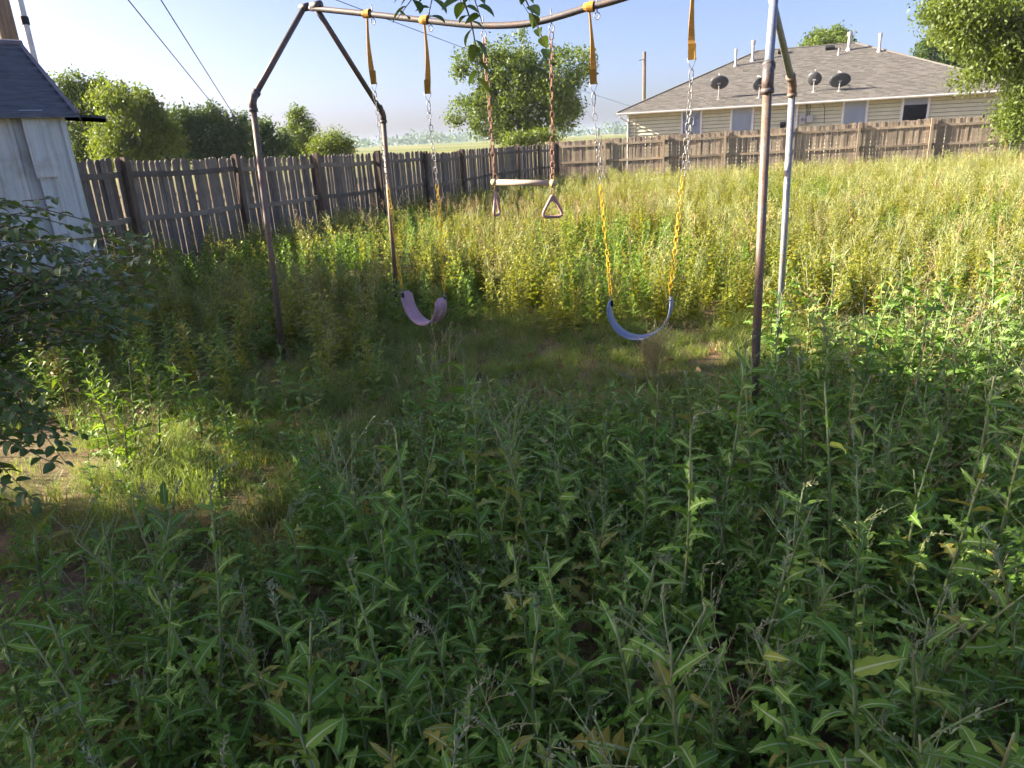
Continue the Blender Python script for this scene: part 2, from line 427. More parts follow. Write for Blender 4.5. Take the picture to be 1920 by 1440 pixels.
# ------------------------------------------------------------------ house beyond the fence
HD = Vector((math.cos(RFA), math.sin(RFA), 0)); HN = Vector((HD.y, -HD.x, 0))     # HN points to the camera? fixed below
if HN.y > 0: HN = -HN
def build_house():
    E0 = at(1157, 212, 37.6)                     # left end of the gutter
    eave = E0.z
    OV = 0.45
    # width from the ridge's left end, 45 degree hips
    best = None
    for w in np.arange(3, 9, 0.02):
        p = E0 + HD * w - HN * w
        u = p.x / p.y; r_ = ray(1421, 96); e = abs(u - r_.x / r_.y)
        if best is None or e < best[0]: best = (e, w, p)
    w = best[1]; RL = best[2].copy(); r_ = ray(1421, 96); RL.z = CAM_H + r_.z / r_.y * RL.y
    best = None
    for s in np.arange(1, 12, 0.02):
        p = RL + HD * s; r_ = ray(1604, 77); e = abs(p.x / p.y - r_.x / r_.y)
        if best is None or e < best[0]: best = (e, s)
    rl = best[1]; Ltot = 2 * w + rl
    root = empty('house', (E0.x, E0.y, -0.3), 0)
    tag(root, 'single-storey cream house with grey hipped shingle roof behind the tan fence', 'house')
    inv = Matrix.Translation((-E0.x, -E0.y, 0.3))
    # local frame: x along the gutter, y away from the camera, z up
    F = Matrix((HD, -HN, Vector((0, 0, 1)))).transposed().to_4x4()
    root.matrix_world = Matrix.Translation((E0.x, E0.y, 0)) @ F
    H = eave; RZ = RL.z
    tan_ = (RZ - H) / w
    siding = NT('cream_vinyl'); nz = siding.noise(3, 4, 0.6)
    M['siding'] = siding.set(siding.ramp(nz, [(0.3, (0.60, 0.59, 0.41)), (0.7, (0.68, 0.66, 0.48))]), 0.55, 0, 0.35)
    M['white_trim'] = simple_mat('white_trim', (0.72, 0.72, 0.74), (0.80, 0.80, 0.80), 6, 0.4)
    M['soffit'] = simple_mat('soffit', (0.66, 0.62, 0.5))
    M['shingle'] = leaf_mat('asphalt_shingle', (0.125, 0.117, 0.108), (0.17, 0.159, 0.147), trans=0.0, rough=0.95, spec=0.15, objvar=0)
    M['core'] = simple_mat('sheathing_gap_shade', (0.12, 0.11, 0.10))  # kept dark so it reads as shadow in the siding slots
    W0, W1 = OV, Ltot - OV            # wall ends along x ; front wall at y = OV
    D1 = 2 * w - OV
    MB().box((W0 + .03, OV + .06, -0.5), (W1 - .03, D1 - .03, H - 0.02)).obj('wall_core', M['core'], root)
    # window openings on the front wall
    P0 = Vector(root.matrix_world @ Vector((0, OV, 0)))
    iw = root.matrix_world.inverted()
    def loc(px, py, p0=P0, n=HN): return iw @ on_plane(px, py, p0, n)
    wins = []
    for (xa, xb, yt, yb, kind) in ((1281, 1312, 209, 250, 'lace'), (1374, 1408, 203, 246, 'blind'), (1585, 1621, 188, 230, 'blind'), (1697, 1736, 178, 222, 'half')):
        a = loc(xa, yt); b = loc(xb, yb); c = loc(xb, yt - 3)
        wins.append((a.x, b.x, b.z - 0.06, (a.z + c.z) / 2, kind))
    # siding boards, cut round the windows
    ex = 0.165
    nb = int((H - 0.02 + 0.5) / ex)
    rr = random.Random(5)
    for k in range(nb):
        z0 = -0.5 + k * ex; z1 = min(z0 + ex, H - 0.05)
        cuts = [(a - 0.08, b + 0.08) for a, b, zb, zt, _ in wins if z0 < zt + 0.05 and z1 > zb - 0.05]
        xs, segs = W0, []
        for a, b in sorted(cuts):
            segs.append((xs, a)); xs = b
        segs.append((xs, W1))
        z0 += 0.016  # added slot bares the dark core, a painted shadow line under each board
        for a, b in segs:
            if b - a < 0.05: continue
            vs = [(a, OV - 0.032, z0), (b, OV - 0.032, z0), (b, OV + 0.022, z1), (a, OV + 0.022, z1), (a, OV + 0.05, z0), (b, OV + 0.05, z0), (b, OV + 0.05, z1), (a, OV + 0.05, z1)]
            MB().add(vs, [(0,1,2,3),(1,5,6,2),(5,4,7,6),(4,0,3,7),(3,2,6,7),(4,5,1,0)]).obj('siding_board', M['siding'], root)
    # left end wall (seen edge-on) and corner trims
    MB().box((W0 - 0.012, OV + 0.06, -0.5), (W0 + 0.029, D1, H - 0.03)).obj('end_wall', M['siding'], root)
    for x in (W0 - 0.02, W1 - 0.06):
        MB().box((x, OV - 0.042, -0.5), (x + 0.09, OV + 0.055, H - 0.03)).obj('corner_trim', M['white_trim'], root)
    xj = loc(1191, 230).x
    MB().box((xj - 0.02, OV - 0.036, -0.5), (xj + 0.02, OV + 0.0, H - 0.06)).obj('seam_strip', M['siding'], root)
    M['blind'] = simple_mat('window_blind', (0.76, 0.80, 0.83), (0.82, 0.85, 0.88), 2, 0.7)
    M['lace'] = simple_mat('window_lace', (0.52, 0.58, 0.66), (0.76, 0.78, 0.82), 3.5, 0.7, stops=(0.45, 0.55))
    M['room_shade'] = simple_mat('room_shade', (0.012, 0.012, 0.016), (0.06, 0.06, 0.06), 30, 0.9, stops=(0.62, 0.75))
    g = NT('window_glass')
    tr = g.n('BsdfTransparent'); gl = g.n('BsdfGlossy'); gl.inputs['Roughness'].default_value = 0.03
    fr = g.n('Fresnel'); fr.inputs[0].default_value = 1.5
    ms = g.n('MixShader'); g.l(fr.outputs[0], ms.inputs[0]); g.l(tr.outputs[0], ms.inputs[1]); g.l(gl.outputs[0], ms.inputs[2]); g.l(ms.outputs[0], g.out.inputs[0])
    M['glass'] = g.mat
    for a, b, zb, zt, kind in wins:
        mb = MB(); y0, y1 = OV - 0.045, OV + 0.055
        mb.box((a - 0.09, y0, zb - 0.05), (a, y1, zt + 0.05)); mb.box((b, y0, zb - 0.05), (b + 0.09, y1, zt + 0.05))
        mb.box((a, y0, zt), (b, y1, zt + 0.05)); mb.box((a, y0 - 0.015, zb - 0.05), (b, y1, zb))
        wn_ = mb.obj('window', M['white_trim'], root)
        zm = zb + (zt - zb) * 0.6
        if kind == 'half':
            MB().box((a, OV + 0.018, zm), (b, OV + 0.03, zm + 0.035)).obj('meeting_rail', M['white_trim'], wn_)
            MB().box((a, OV + 0.035, zm + 0.02), (b, OV + 0.045, zt)).obj('blind', M['blind'], wn_)
            MB().box((a, OV + 0.05, zb), (b, OV + 0.056, zt)).obj('interior_shade_sheet', M['room_shade'], wn_)  # near-black sheet paints the room's shade behind the pane
        else:
            MB().box((a, OV + 0.035, zb), (b, OV + 0.045, zt)).obj('blind', M['lace'] if kind == 'lace' else M['blind'], wn_)
        MB().add([(a, OV + 0.01, zb), (b, OV + 0.01, zb), (b, OV + 0.01, zt), (a, OV + 0.01, zt)], [(0,1,2,3)]).obj('pane', M['glass'], wn_)
    # roof: deck plus shingle tabs
    A, B, C_, D_ = Vector((0, 0, H)), Vector((Ltot, 0, H)), Vector((Ltot, 2*w, H)), Vector((0, 2*w, H))
    P, Q = Vector((w, w, RZ)), Vector((w + rl, w, RZ))
    mb = MB()
    mb.add([A, B, C_, D_, P, Q, A - Vector((0,0,.06)), B - Vector((0,0,.06)), C_ - Vector((0,0,.06)), D_ - Vector((0,0,.06))],
           [(0,1,5,4),(1,2,5),(2,3,4,5),(3,0,4),(9,8,7,6),(0,6,7,1),(1,7,8,2),(2,8,9,3),(3,9,6,0)])
    roof = mb.obj('roof', M['core'], root)
    mb = MB(); rs = random.Random(9)
    def face(o, ux, run, x_at):      # o eave start, ux along eave, run = inward unit (horizontal), x_at(f)->(x0,x1) limits at inward distance q
        sl = math.sqrt(1 + tan_ * tan_); up = (run + Vector((0, 0, tan_))).normalized(); nrm = ux.cross(up).normalized()
        if nrm.z < 0: nrm = -nrm
        expo = 0.15; nrow = int(w * sl / expo) + 1
        for k in range(nrow):
            q = k * expo; q2 = min(q + expo * 1.05, w * sl)
            x0, x1 = x_at(q / sl); x = x0 - rs.random() * 0.3
            while x < x1:
                wd = 0.30 * rs.choice((0.55, 0.8, 1.0, 1.0, 1.3)); xa, xb = max(x, x0), min(x + wd - 0.012, x1)
                x += wd
                if xb - xa < 0.03: continue
                th = 0.014 + rs.random() * 0.012
                # trim the upper edge to the hip
                x0u, x1u = x_at(q2 / sl)
                p = [o + ux * xa + up * q + nrm * th, o + ux * xb + up * q + nrm * th, o + ux * min(xb, max(x1u, xa)) + up * q2 + nrm * 0.006, o + ux * max(xa, min(x0u, xb)) + up * q2 + nrm * 0.006]
                b_ = [o + ux * xa + up * q + nrm * 0.001, o + ux * xb + up * q + nrm * 0.001]
                mb.add(p + b_, [(0, 1, 2, 3), (4, 5, 1, 0)], 0, rs.random())
    face(A, Vector((1,0,0)), Vector((0,1,0)), lambda q: (q, Ltot - q))
    face(D_, Vector((0,-1,0)), Vector((1,0,0)), lambda q: (q, 2*w - q))
    face(B, Vector((0,1,0)), Vector((-1,0,0)), lambda q: (q, 2*w - q))
    sh = mb.obj('shingles', M['shingle'], roof); sh['kind'] = 'stuff'
    for a, b in ((A, P), (P, Q), (Q, B)):
        MB().tube([a + Vector((0,0,.012)), b + Vector((0,0,.012))], 0.045, 6).obj('ridge_cap', M['shingle'], roof)
    # gutter, soffit
    MB().box((0, OV * 0.02 + 0.02, H - 0.085), (Ltot, OV, H - 0.065)).obj('soffit', M['soffit'], root)
    mb = MB()
    vs = []; prof = [(-0.11, 0.0), (-0.11, -0.06), (-0.05, -0.11), (0.0, -0.11), (0.0, 0.0), (-0.015, 0.0), (-0.015, -0.09), (-0.045, -0.09), (-0.095, -0.05), (-0.095, 0.0)]
    for x in (-0.02, Ltot + 0.02): vs += [(x, y, H + z - 0.005) for y, z in prof]
    n = len(prof)
    mb.add(vs, [(i, (i+1) % n, (i+1) % n + n, i + n) for i in range(n)] + [tuple(range(n)), tuple(reversed(range(n, 2*n)))])
    mb.obj('gutter', M['white_trim'], root)
    MB().tube([(0.12, -0.05, H - 0.11), (0.14, -0.02, H - 0.2), (W0 - 0.05, OV - 0.06, H - 0.42), (W0 + 0.02, OV - 0.07, H - 0.55), (W0 + 0.02, OV - 0.07, -0.3)], 0.035, 6).obj('downspout', M['white_trim'], root)
    xd = loc(1493, 230).x
    MB().box((xd - 0.05, OV - 0.09, -0.4), (xd + 0.04, OV - 0.018, H - 0.07)).obj('downspout', M['white_trim'], root)
    # meter boxes, cables, small vent
    M['meter'] = simple_mat('grey_meter_box', (0.42, 0.42, 0.43), (0.50, 0.50, 0.50), 8, 0.5)
    M['cable'] = simple_mat('black_cable', (0.02, 0.02, 0.02))
    a, b = loc(1499, 216), loc(1509, 233)
    m1 = MB().box((a.x, OV - 0.15, b.z), (b.x, OV - 0.02, a.z)).obj('meter_box', M['meter'], root)
    cx = (a.x + b.x) / 2; cz = (a.z + b.z) / 2
    MB().tube([(cx, OV - 0.15, cz), (cx, OV - 0.21, cz)], 0.075, 12).obj('meter_dial', M['glass'], m1)
    a, b = loc(1512, 217), loc(1523, 229)
    MB().box((a.x, OV - 0.13, b.z), (b.x, OV - 0.02, a.z)).obj('meter_box', M['meter'], root)
    a, b = loc(1463, 229), loc(1473, 238)
    MB().box((a.x, OV - 0.08, b.z - .05), (b.x, OV - 0.018, a.z)).obj('wall_vent', M['cable'], root)
    for px, pt in ((1511, 192), (1514, 190), (1519, 186), (1545, 182)):
        t_, b_ = loc(px, pt), loc(px - 2 if px > 1515 and px < 1530 else px, 217 if px < 1530 else 232)
        MB().tube([(t_.x, OV - 0.03, H - 0.1), ((t_.x + b_.x)/2 + .03, OV - 0.04, (t_.z + b_.z)/2), (b_.x, OV - 0.03, b_.z)], 0.011, 5).obj('cable', M['cable'], root)
    # roof furniture
    Mi = root.matrix_world
    rn = (Mi.to_3x3() @ Vector((0, -tan_, 1))).normalized(); rp = Mi @ A
    def onroof(px, py): return iw @ on_plane(px, py, rp, rn)
    M['vent'] = simple_mat('galvanised_vent', (0.42, 0.37, 0.37), (0.55, 0.48, 0.47), 10, 0.5, 0.3)
    for px, pb, pt, rad, cap in ((1379, 124, 97, 0.055, .07), (1411, 114, 82, 0.07, 0.11), (1591, 94, 66, 0.075, 0.12), (1648, 97, 68, 0.06, 0.085), (1572, 103, 92, 0.035, 0)):
        b = onroof(px, pb); sc_ = (Mi @ b).y / 1340 * 0.98
        h = (pb - pt) * sc_
        mb = MB().tube([(b.x, b.y, b.z - 0.1), (b.x, b.y, b.z + h)], rad, 10)
        o = mb.obj('vent_pipe', M['vent'], roof)
        if cap:
            MB().tube([(b.x, b.y, b.z + h - 0.16), (b.x, b.y, b.z + h + 0.02)], cap, 10).obj('vent_cap', M['vent'], roof)
        MB().tube([(b.x, b.y, b.z - 0.08), (b.x, b.y, b.z + 0.12)], [rad * 2.4, rad * 1.1], 10).obj('vent_flashing', M['vent'], roof)
    for px, py in ((1556, 93), (1467, 100)):
        b = onroof(px, py); nl = Vector((0, -tan_, 1)).normalized()
        mb = MB().box((-0.22, -0.14, 0.02), (0.22, 0.14, 0.16), M=Matrix.Translation(b) @ Matrix.Rotation(math.atan(tan_), 4, 'X'))
        mb.obj('roof_vent', M['bar_dark'] if 'bar_dark' in M else M['cable'], roof)
    # satellite dishes
    M['dish'] = simple_mat('dark_grey_dish', (0.06, 0.062, 0.068), (0.085, 0.088, 0.095), 5, 0.45)
    M['dish_metal'] = simple_mat('dish_bracket', (0.40, 0.38, 0.37), (0.5, 0.48, 0.46), 12, 0.45, 0.5)
    for px, pc, pb, wpx, hpx, yaw, lab in (
        (1347, 159, 187, 32, 20, 0.1, 'large dark satellite dish nearest the left end of the roof'),
        (1423, 161, 184, 24, 19, 0.35, 'small dark satellite dish on the roof, partly behind the swing frame leg'),
        (1525, 151, 173, 24, 20, -0.15, 'small round dark satellite dish above the meter boxes'),
        (1573, 153, 172, 37, 21, 0.15, 'widest dark satellite dish, rightmost of the four on the roof')):
        b = Mi @ onroof(px, pb); k = b.y / 1340
        d = empty('satellite_dish', b, RFA + yaw)
        tag(d, lab, 'satellite dish', 'satellite dishes on the roof')
        hm = (pb - pc) * k
        mast = MB().tube([(0, 0, -0.02), (0, 0, hm * 0.55), (0.0, -0.03, hm * 0.8)], 0.024, 8); mast.obj('mast', M['dish_metal'], d)
        MB().box((-0.09, -0.07, -0.03), (0.09, 0.1, 0.02), M=Matrix.Rotation(math.atan(tan_), 4, 'X')).obj('foot_plate', M['dish_metal'], d)
        MB().tube([(-0.02, -.02, hm * 0.4), (0.16, 0.22, -0.02 + .22 * tan_)], 0.012, 6).obj('brace', M['dish_metal'], d)
        rx, ry = wpx * k / 2, hpx * k / 2 / 0.82
        T = Matrix.Translation((0, 0.03, hm)) @ Matrix.Rotation(R(-62), 4, 'X')
        vs, fs = [(0, 0, -0.07), (0, 0, -0.085)], []
        N = 28; rings = 4
        for side in (0, 1):
            for i in range(1, rings + 1):
                f = i / rings
                for j in range(N):
                    an = 2 * math.pi * j / N
                    vs.append((rx * f * math.cos(an), ry * f * math.sin(an), -0.07 + 0.07 * f * f - (0.014 if side else 0)))
        for side in (0, 1):
            base = 2 + side * rings * N
            for j in range(N):
                j2 = (j + 1) % N
                fs.append((side, base + j, base + j2) if not side else (side, base + j2, base + j))
                for i in range(rings - 1):
                    q = (base + i*N + j, base + i*N + N + j, base + i*N + N + j2, base + i*N + j2)
                    fs.append(q if not side else q[::-1])
        for j in range(N):
            j2 = (j + 1) % N; a_ = 2 + (rings - 1) * N; b_ = a_ + rings * N
            fs.append((a_ + j, b_ + j, b_ + j2, a_ + j2))
        MB().add(vs, fs, M=T).obj('reflector', M['dish'], d, smooth=True)
        MB().box((-0.07, -0.05, hm - 0.08), (0.07, 0.03, hm + 0.07)).obj('bracket', M['dish_metal'], d)
        arm = T @ Vector((0, -ry, 0)); tipf = T @ Vector((0, -ry * 0.7, 0.42))
        MB().tube([arm, tipf], 0.012, 6).obj('feed_arm', M['dish_metal'], d)
        MB().tube([tipf, tipf + (T.to_3x3() @ Vector((0, 0.05, -0.08)))], 0.03, 8).obj('receiver', M['dish_metal'], d)
    return root
build_house()

# ------------------------------------------------------------------ shed
def build_shed():
    C0 = at(101, 196, 8.5)
    n = Vector((0.74, -0.672, 0)).normalized(); e = Vector((-n.y, n.x, 0))      # e: along the eave, away to the right
    Fm = Matrix((e, -n, Vector((0, 0, 1)))).transposed().to_4x4()
    root = empty('shed')
    root.matrix_world = Matrix.Translation((C0.x, C0.y, 0)) @ Fm
    tag(root, 'white corrugated metal shed with dark grey roof at left edge', 'shed')
    t = NT('white_sheet_metal')
    n1 = t.noise(1.6, 6, 0.65); n2 = t.noise(5, 6, 0.7, stretch=(6, 6, 0.35))
    base = t.ramp(n2, [(0.3, (0.46, 0.48, 0.47)), (0.55, (0.62, 0.64, 0.63)), (0.8, (0.70, 0.71, 0.70))])
    dirt = t.ramp(n1, [(0.30, (0.62, 0.56, 0.48)), (0.48, (1, 1, 1))])
    M['shed_white'] = t.set(t.mix(1, base, dirt, 'MULTIPLY'), 0.5, 0.05, 0.4)
    M['shed_roof'] = simple_mat('dark_sheet_roof', (0.085, 0.09, 0.105), (0.16, 0.165, 0.18), 6, 0.55, 0.2, stretch=(1, 8, 8))
    M['shed_trim'] = simple_mat('roof_trim', (0.16, 0.15, 0.17), (0.24, 0.22, 0.24), 10, 0.5, 0.2)
    H = C0.z
    def ribbed(x0, x1, z0, z1, period, depth, y, flare=0.0):
        """vertical ribs, a sheet in the x-z plane with thickness"""
        xs = []
        x = x0
        while x < x1:
            xs += [(x, 0), (x + period * 0.62, 0), (x + period * 0.70, depth), (x + period * 0.86, depth), (x + period * 0.94, 0)]
            x += period
        xs = [(min(a, x1), d) for a, d in xs if a <= x1] + [(x1, 0)]
        vs, fs = [], []
        for z, k in ((z0, 1), (z1, 0)):
            vs += [(a, y - d - flare * k, z) for a, d in xs]
            vs += [(a, y - d - flare * k + 0.004, z) for a, d in xs]
        m = len(xs)
        for i in range(m - 1):
            fs.append((i, i + 1, 2*m + i + 1, 2*m + i)); fs.append((m + i + 1, m + i, 3*m + i, 3*m + i + 1))
        fs += [(0, 2*m, 3*m, m), (m - 1, 2*m - 1, 4*m - 1, 3*m - 1)]
        return vs, fs
    x = -2.9
    while x < -0.30:
        vs, fs = ribbed(x, min(x + 0.95, -0.25), -0.1, H, 0.19, 0.022, 0)
        MB().add(vs, fs).obj('wall_panel', M['shed_white'], root); x += 0.95
    # loose bent end panel, lapped over the corner
    vs, fs = ribbed(-0.34, 0.06, -0.1, H - 0.07, 0.20, 0.028, -0.05, 0.10)
    o = MB().add(vs, fs).obj('loose_panel', M['shed_white'], root); o['label'] = 'loose bent white panel at the shed corner'
    vs, fs = ribbed(-0.38, -0.16, H - 0.75, H - 0.06, 0.25, 0.02, -0.10, 0.03)
    MB().add(vs, fs).obj('patch_panel', M['shed_white'], root)
    # far end wall, framing, inside
    MB().box((-2.9, 0.03, -0.2), (-0.02, 0.06, H - 0.02)).obj('wall_frame', M['wood_post'], root)
    MB().box((-0.03, 0.03, -0.2), (0.0, 2.1, H - 0.02)).obj('end_wall', M['shed_white'], root)
    # roof: ribs run along the eave; rises away from the wall
    rise, run, ov = 0.72, 1.10, 0.20
    vs, fs = [], []
    S = 60; prof = []
    for i in range(S + 1):
        f = i / S; ph = (f * 10) % 1.0
        d = 0.034 * max(0.0, math.sin(math.pi * min(1, ph / .6))) if ph < .6 else 0.0
        prof.append((-ov + (run + ov) * f, H - ov * rise / run + (rise + ov * rise / run) * f + d))
    for x in (-3.0, 0.16):
        vs += [(x, y, z) for y, z in prof]; vs += [(x, y, z - 0.012) for y, z in prof]
    m = S + 1
    for i in range(S):
        fs += [(i, i + 2*m, i + 1 + 2*m, i + 1), (m + i + 1, m + i + 1 + 2*m, m + i + 2*m, m + i), (2*m + i, 3*m + i, 3*m + i + 1, 2*m + i + 1)]
    fs += [(0, m, 3*m, 2*m)]
    rf = MB().add(vs, fs).obj('roof', M['shed_roof'], root)
    a, b = Vector((0.17, prof[0][0], prof[0][1])), Vector((0.17, prof[-1][0], prof[-1][1]))
    up = Vector((0, 0, 1))
    MB().add([a + up*.035, b + up*.035, b - up*.05, a - up*.05, a + up*.035 - Vector((.05,0,0)), b + up*.035 - Vector((.05,0,0))], [(0,1,2,3),(0,4,5,1)]).obj('rake_trim', M['shed_trim'], rf)
    MB().tube([(-3.0, b.y, b.z + 0.01), (0.17, b.y, b.z + 0.01)], 0.05, 8).obj('ridge_cap', M['shed_trim'], rf)
    MB().add([(-3.0, run, H + rise), (0.16, run, H + rise), (0.16, run + 1.1, H), (-3.0, run + 1.1, H)], [(0,1,2,3)]).obj('rear_roof', M['shed_roof'], rf)
    # screws
    for px in (-0.33, -0.15, -0.05, -0.62, -0.95):
        MB().tube([(px, -0.09, 1.25), (px, -0.02, 1.25)], 0.006, 6).obj('screw', M['black_hole'], root)
    # metal bar sticking out from under the eave
    iw = root.matrix_world.inverted()
    q0, q1 = at(100, 221, 8.75), at(200, 226, 8.75)
    d = q1 - q0; L = d.length
    mb = MB().box((0, -0.02, -0.022), (L, 0.02, 0.022)); mb.box((0, -0.02, -0.022), (L, -0.014, 0.05))
    o = mb.obj('metal_bar', M['shed_roof'])
    o.matrix_world = Matrix.Translation(q0) @ d.to_track_quat('X', 'Z').to_matrix().to_4x4()
    tag(o, 'dark iron bar jutting out from the end of the white shed', 'bar')
build_shed()

# utility poles and wires
def pole(p_bot, p_top, r0, r1, label, name='utility_pole', mat='bark'):
    o = MB().tube([p_bot, (Vector(p_bot) + Vector(p_top)) / 2, p_top], [r0, (r0 + r1) / 2, r1], 12).obj(name, M[mat], None, True)
    return tag(o, label, 'pole')
M['pole_wood'] = simple_mat('pole_wood', (0.14, 0.105, 0.08), (0.27, 0.21, 0.165), 7, 0.9, bump=0.5, stretch=(4, 4, 0.3))
pb = at(14, 60, 13.0)
pole((pb.x, pb.y, -0.3), (pb.x, pb.y, 8.5), 0.15, 0.12, 'thick brown wooden utility pole rising behind the shed', mat='pole_wood')
pb = at(52, 60, 10.6)
M['conduit'] = simple_mat('white_conduit', (0.55, 0.55, 0.60), (0.66, 0.66, 0.70), 8, 0.4)
cd = empty('conduit_pipe', (pb.x, pb.y, 0)); tag(cd, 'slim pale metal mast pipe rising behind the shed roof', 'pipe')
MB().tube([(0, 0, 0), (0, 0, 7)], 0.038, 10).obj('mast', M['conduit'], cd, True)
zc = at(42, 39, 10.6).z
MB().tube([(0, 0, zc - .05), (0, 0, zc + 0.05)], 0.05, 10).obj('clamp', M['black_hole'], cd)
pp = at(1208, 140, 62.0)
up_ = empty('utility_pole', (pp.x, pp.y, -0.4)); tag(up_, 'thin distant utility pole beyond the left end of the house', 'pole')
zt = at(1208, 97, 62.0).z
MB().tube([(0, 0, 0), (0, 0, zt + 0.4)], [0.17, 0.13], 8).obj('shaft', M['pole_wood'], up_)
MB().tube([(0, 0, zt - 0.1), (-0.5, -0.2, zt - 0.25)], 0.03, 5).obj('bracket', M['pole_wood'], up_)

def wire(a, b, sag, rad, label, n=24):
    pts = []
    for i in range(n + 1):
        f = i / n; p = a.lerp(b, f); p.z -= sag * 4 * f * (1 - f); pts.append(p)
    o = MB().tube(pts, rad, 5).obj('overhead_wire', M['cable'])
    tag(o, label, 'wire')
wire(at(180, -75, 12), at(520, 345, 60), 0.0, 0.011, 'lower of two thin wires slanting down over the left trees')
wire(at(245, -90, 12), at(520, 345, 62), 0.0, 0.011, 'upper of two thin wires slanting down over the left trees')
wire(at(520, -42, 9), at(1300, 225, 60), 0.3, 0.005, 'thin wire crossing the sky behind the swing straps')
wire(at(940, -60, 8), at(1120, 240, 60), 0.0, 0.004, 'thin wire slanting down in front of the centre tree')

# ------------------------------------------------------------------ swing frame
PIPE = 0.0235
RidL, RidR = at(570, 14, 6.65), at(1459, -98, 4.68)
sf = empty('swing_set', (0, 5.6, 0))
tag(sf, 'rusty pipe swing set frame with a bent top bar', 'swing set')
sfi = Matrix.Translation((0, -5.6, 0))
def sfobj(name, pts, rad, mat, sides=12, parent=sf):
    if parent is sf: pts = [sfi @ Vector(p) for p in pts]
    return MB().tube(pts, rad, sides).obj(name, M[mat], parent, True)
def curve(pts, n):       # Catmull-Rom
    pts = [Vector(p) for p in pts]; out = []
    P = [pts[0] * 2 - pts[1]] + pts + [pts[-1] * 2 - pts[-2]]
    for i in range(1, len(P) - 2):
        for k in range(n):
            u = k / n
            out.append(0.5 * ((2*P[i]) + (P[i+1]-P[i-1])*u + (2*P[i-1]-5*P[i]+4*P[i+1]-P[i+2])*u*u + (3*P[i]-P[i-1]-3*P[i+1]+P[i+2])*u**3))
    out.append(pts[-1]); return out
bd = (RidR - RidL); bd.z = 0; bn = Vector((-bd.y, bd.x, 0)).normalized(); bu = bd.normalized()
def on_bar(px, py): return on_plane(px, py, RidL, bn)
bar_pts = curve([RidL, on_bar(688, 26), on_bar(795, 38), on_bar(885, 47), on_bar(960, 47), on_bar(1012, 40), on_bar(1060, 27), on_bar(1105, 13), on_bar(1165, -3), RidR], 5)
sfobj('top_bar', bar_pts, PIPE, 'pipe_grey')
def to_ground(a, b):
    d = (b - a); d.normalize()
    t_ = (a.z + 0.15) / -d.z
    return a + d * t_
LNe, LFe = at(473, 187, 5.9), at(718, 213, 7.35)
LNf, LFf = at(535, 700, 5.82), to_ground(LFe, at(745, 575, 7.4))
LNf = to_ground(LNe, LNf)
RNe, RFe = at(1440, 142, 3.92), at(1486, 158, 5.45)
RNf, RFf = to_ground(RNe, at(1416, 690, 3.86)), to_ground(RFe, at(1460, 632, 5.45))
def leg(elb, foot, ridge, low, upm, joint_low):
    g = empty('leg', sfi @ elb); g.parent = sf
    def loc(p): return p - elb
    MB().tube([loc(elb + (foot - elb) * 0.01), loc(foot)], PIPE, 12).obj('lower_tube', M[low], g, True)
    MB().tube([loc(elb + (ridge - elb) * 0.01), loc(ridge)], PIPE, 12).obj('upper_tube', M[upm], g, True)
    d1 = (foot - elb).normalized(); d2 = (ridge - elb).normalized()
    MB().tube([loc(elb + d1 * 0.075), loc(elb + d1 * 0.02), loc(elb + d2 * 0.02), loc(elb + d2 * 0.075)], PIPE * 1.28, 12).obj('elbow', M[joint_low], g, True)
    for d in (d1, d2):
        MB().tube([loc(elb + d * 0.06), loc(elb + d * 0.085)], PIPE * 1.45, 12).obj('collar', M[joint_low], g, True)
leg(LNe, LNf, RidL, 'pipe_rust', 'pipe_grey', 'pipe_grey')
leg(LFe, LFf, RidL + bu * 0.14 + Vector((0, 0, -0.03)), 'pipe_rust', 'pipe_grey', 'pipe_grey')
leg(RNe, RNf, RidR, 'pipe_rust', 'pipe_blue', 'pipe_grey')
leg(RFe, RFf, RidR - bu * 0.1, 'pipe_galv', 'pipe_galv', 'pipe_rust')
for p, d in ((RidL, bu), (RidR, -bu)):
    sfobj('corner_fitting', [p - d * 0.035, p + d * 0.05], PIPE * 1.35, 'pipe_grey')
    sfobj('tee_fitting', [p + d * 0.09, p + d * 0.19], PIPE * 1.35, 'pipe_grey')

# ------------------------------------------------------------------ chains, straps, swings
def link_mesh(mat, L, W, wr):
    """one oval chain link, long axis Z, centred"""
    pts = []
    h = L / 2 - W / 2
    for k in range(5): a = math.pi * k / 4; pts.append((W/2 * math.cos(a), 0, h + W/2 * math.sin(a)))
    for k in range(5): a = math.pi + math.pi * k / 4; pts.append((W/2 * math.cos(a), 0, -h + W/2 * math.sin(a)))
    vs, fs = [], []; n = len(pts); S = 4
    for i, p in enumerate(pts):
        p = Vector(p); t_ = Vector(pts[(i+1) % n]) - Vector(pts[i-1]); t_.normalize(); u = Vector((0,1,0)); w = t_.cross(u)
        for k in range(S):
            a = 2*math.pi*(k + .5)/S; vs.append(p + (u*math.cos(a) + w*math.sin(a)) * wr)
    for i in range(n):
        for k in range(S):
            i2 = (i+1) % n; k2 = (k+1) % S
            fs.append((i*S+k, i*S+k2, i2*S+k2, i2*S+k))
    return MB().add(vs, fs).mesh('link', [M[mat]], True)
LINKS = {'steel': link_mesh('steel', 0.055, 0.027, 0.0028), 'yellow_chain': link_mesh('yellow_chain', 0.050, 0.024, 0.0036), 'rust_chain': link_mesh('rust_chain', 0.052, 0.027, 0.0045)}
PITCHL = {'steel': 0.047, 'yellow_chain': 0.0415, 'rust_chain': 0.042}
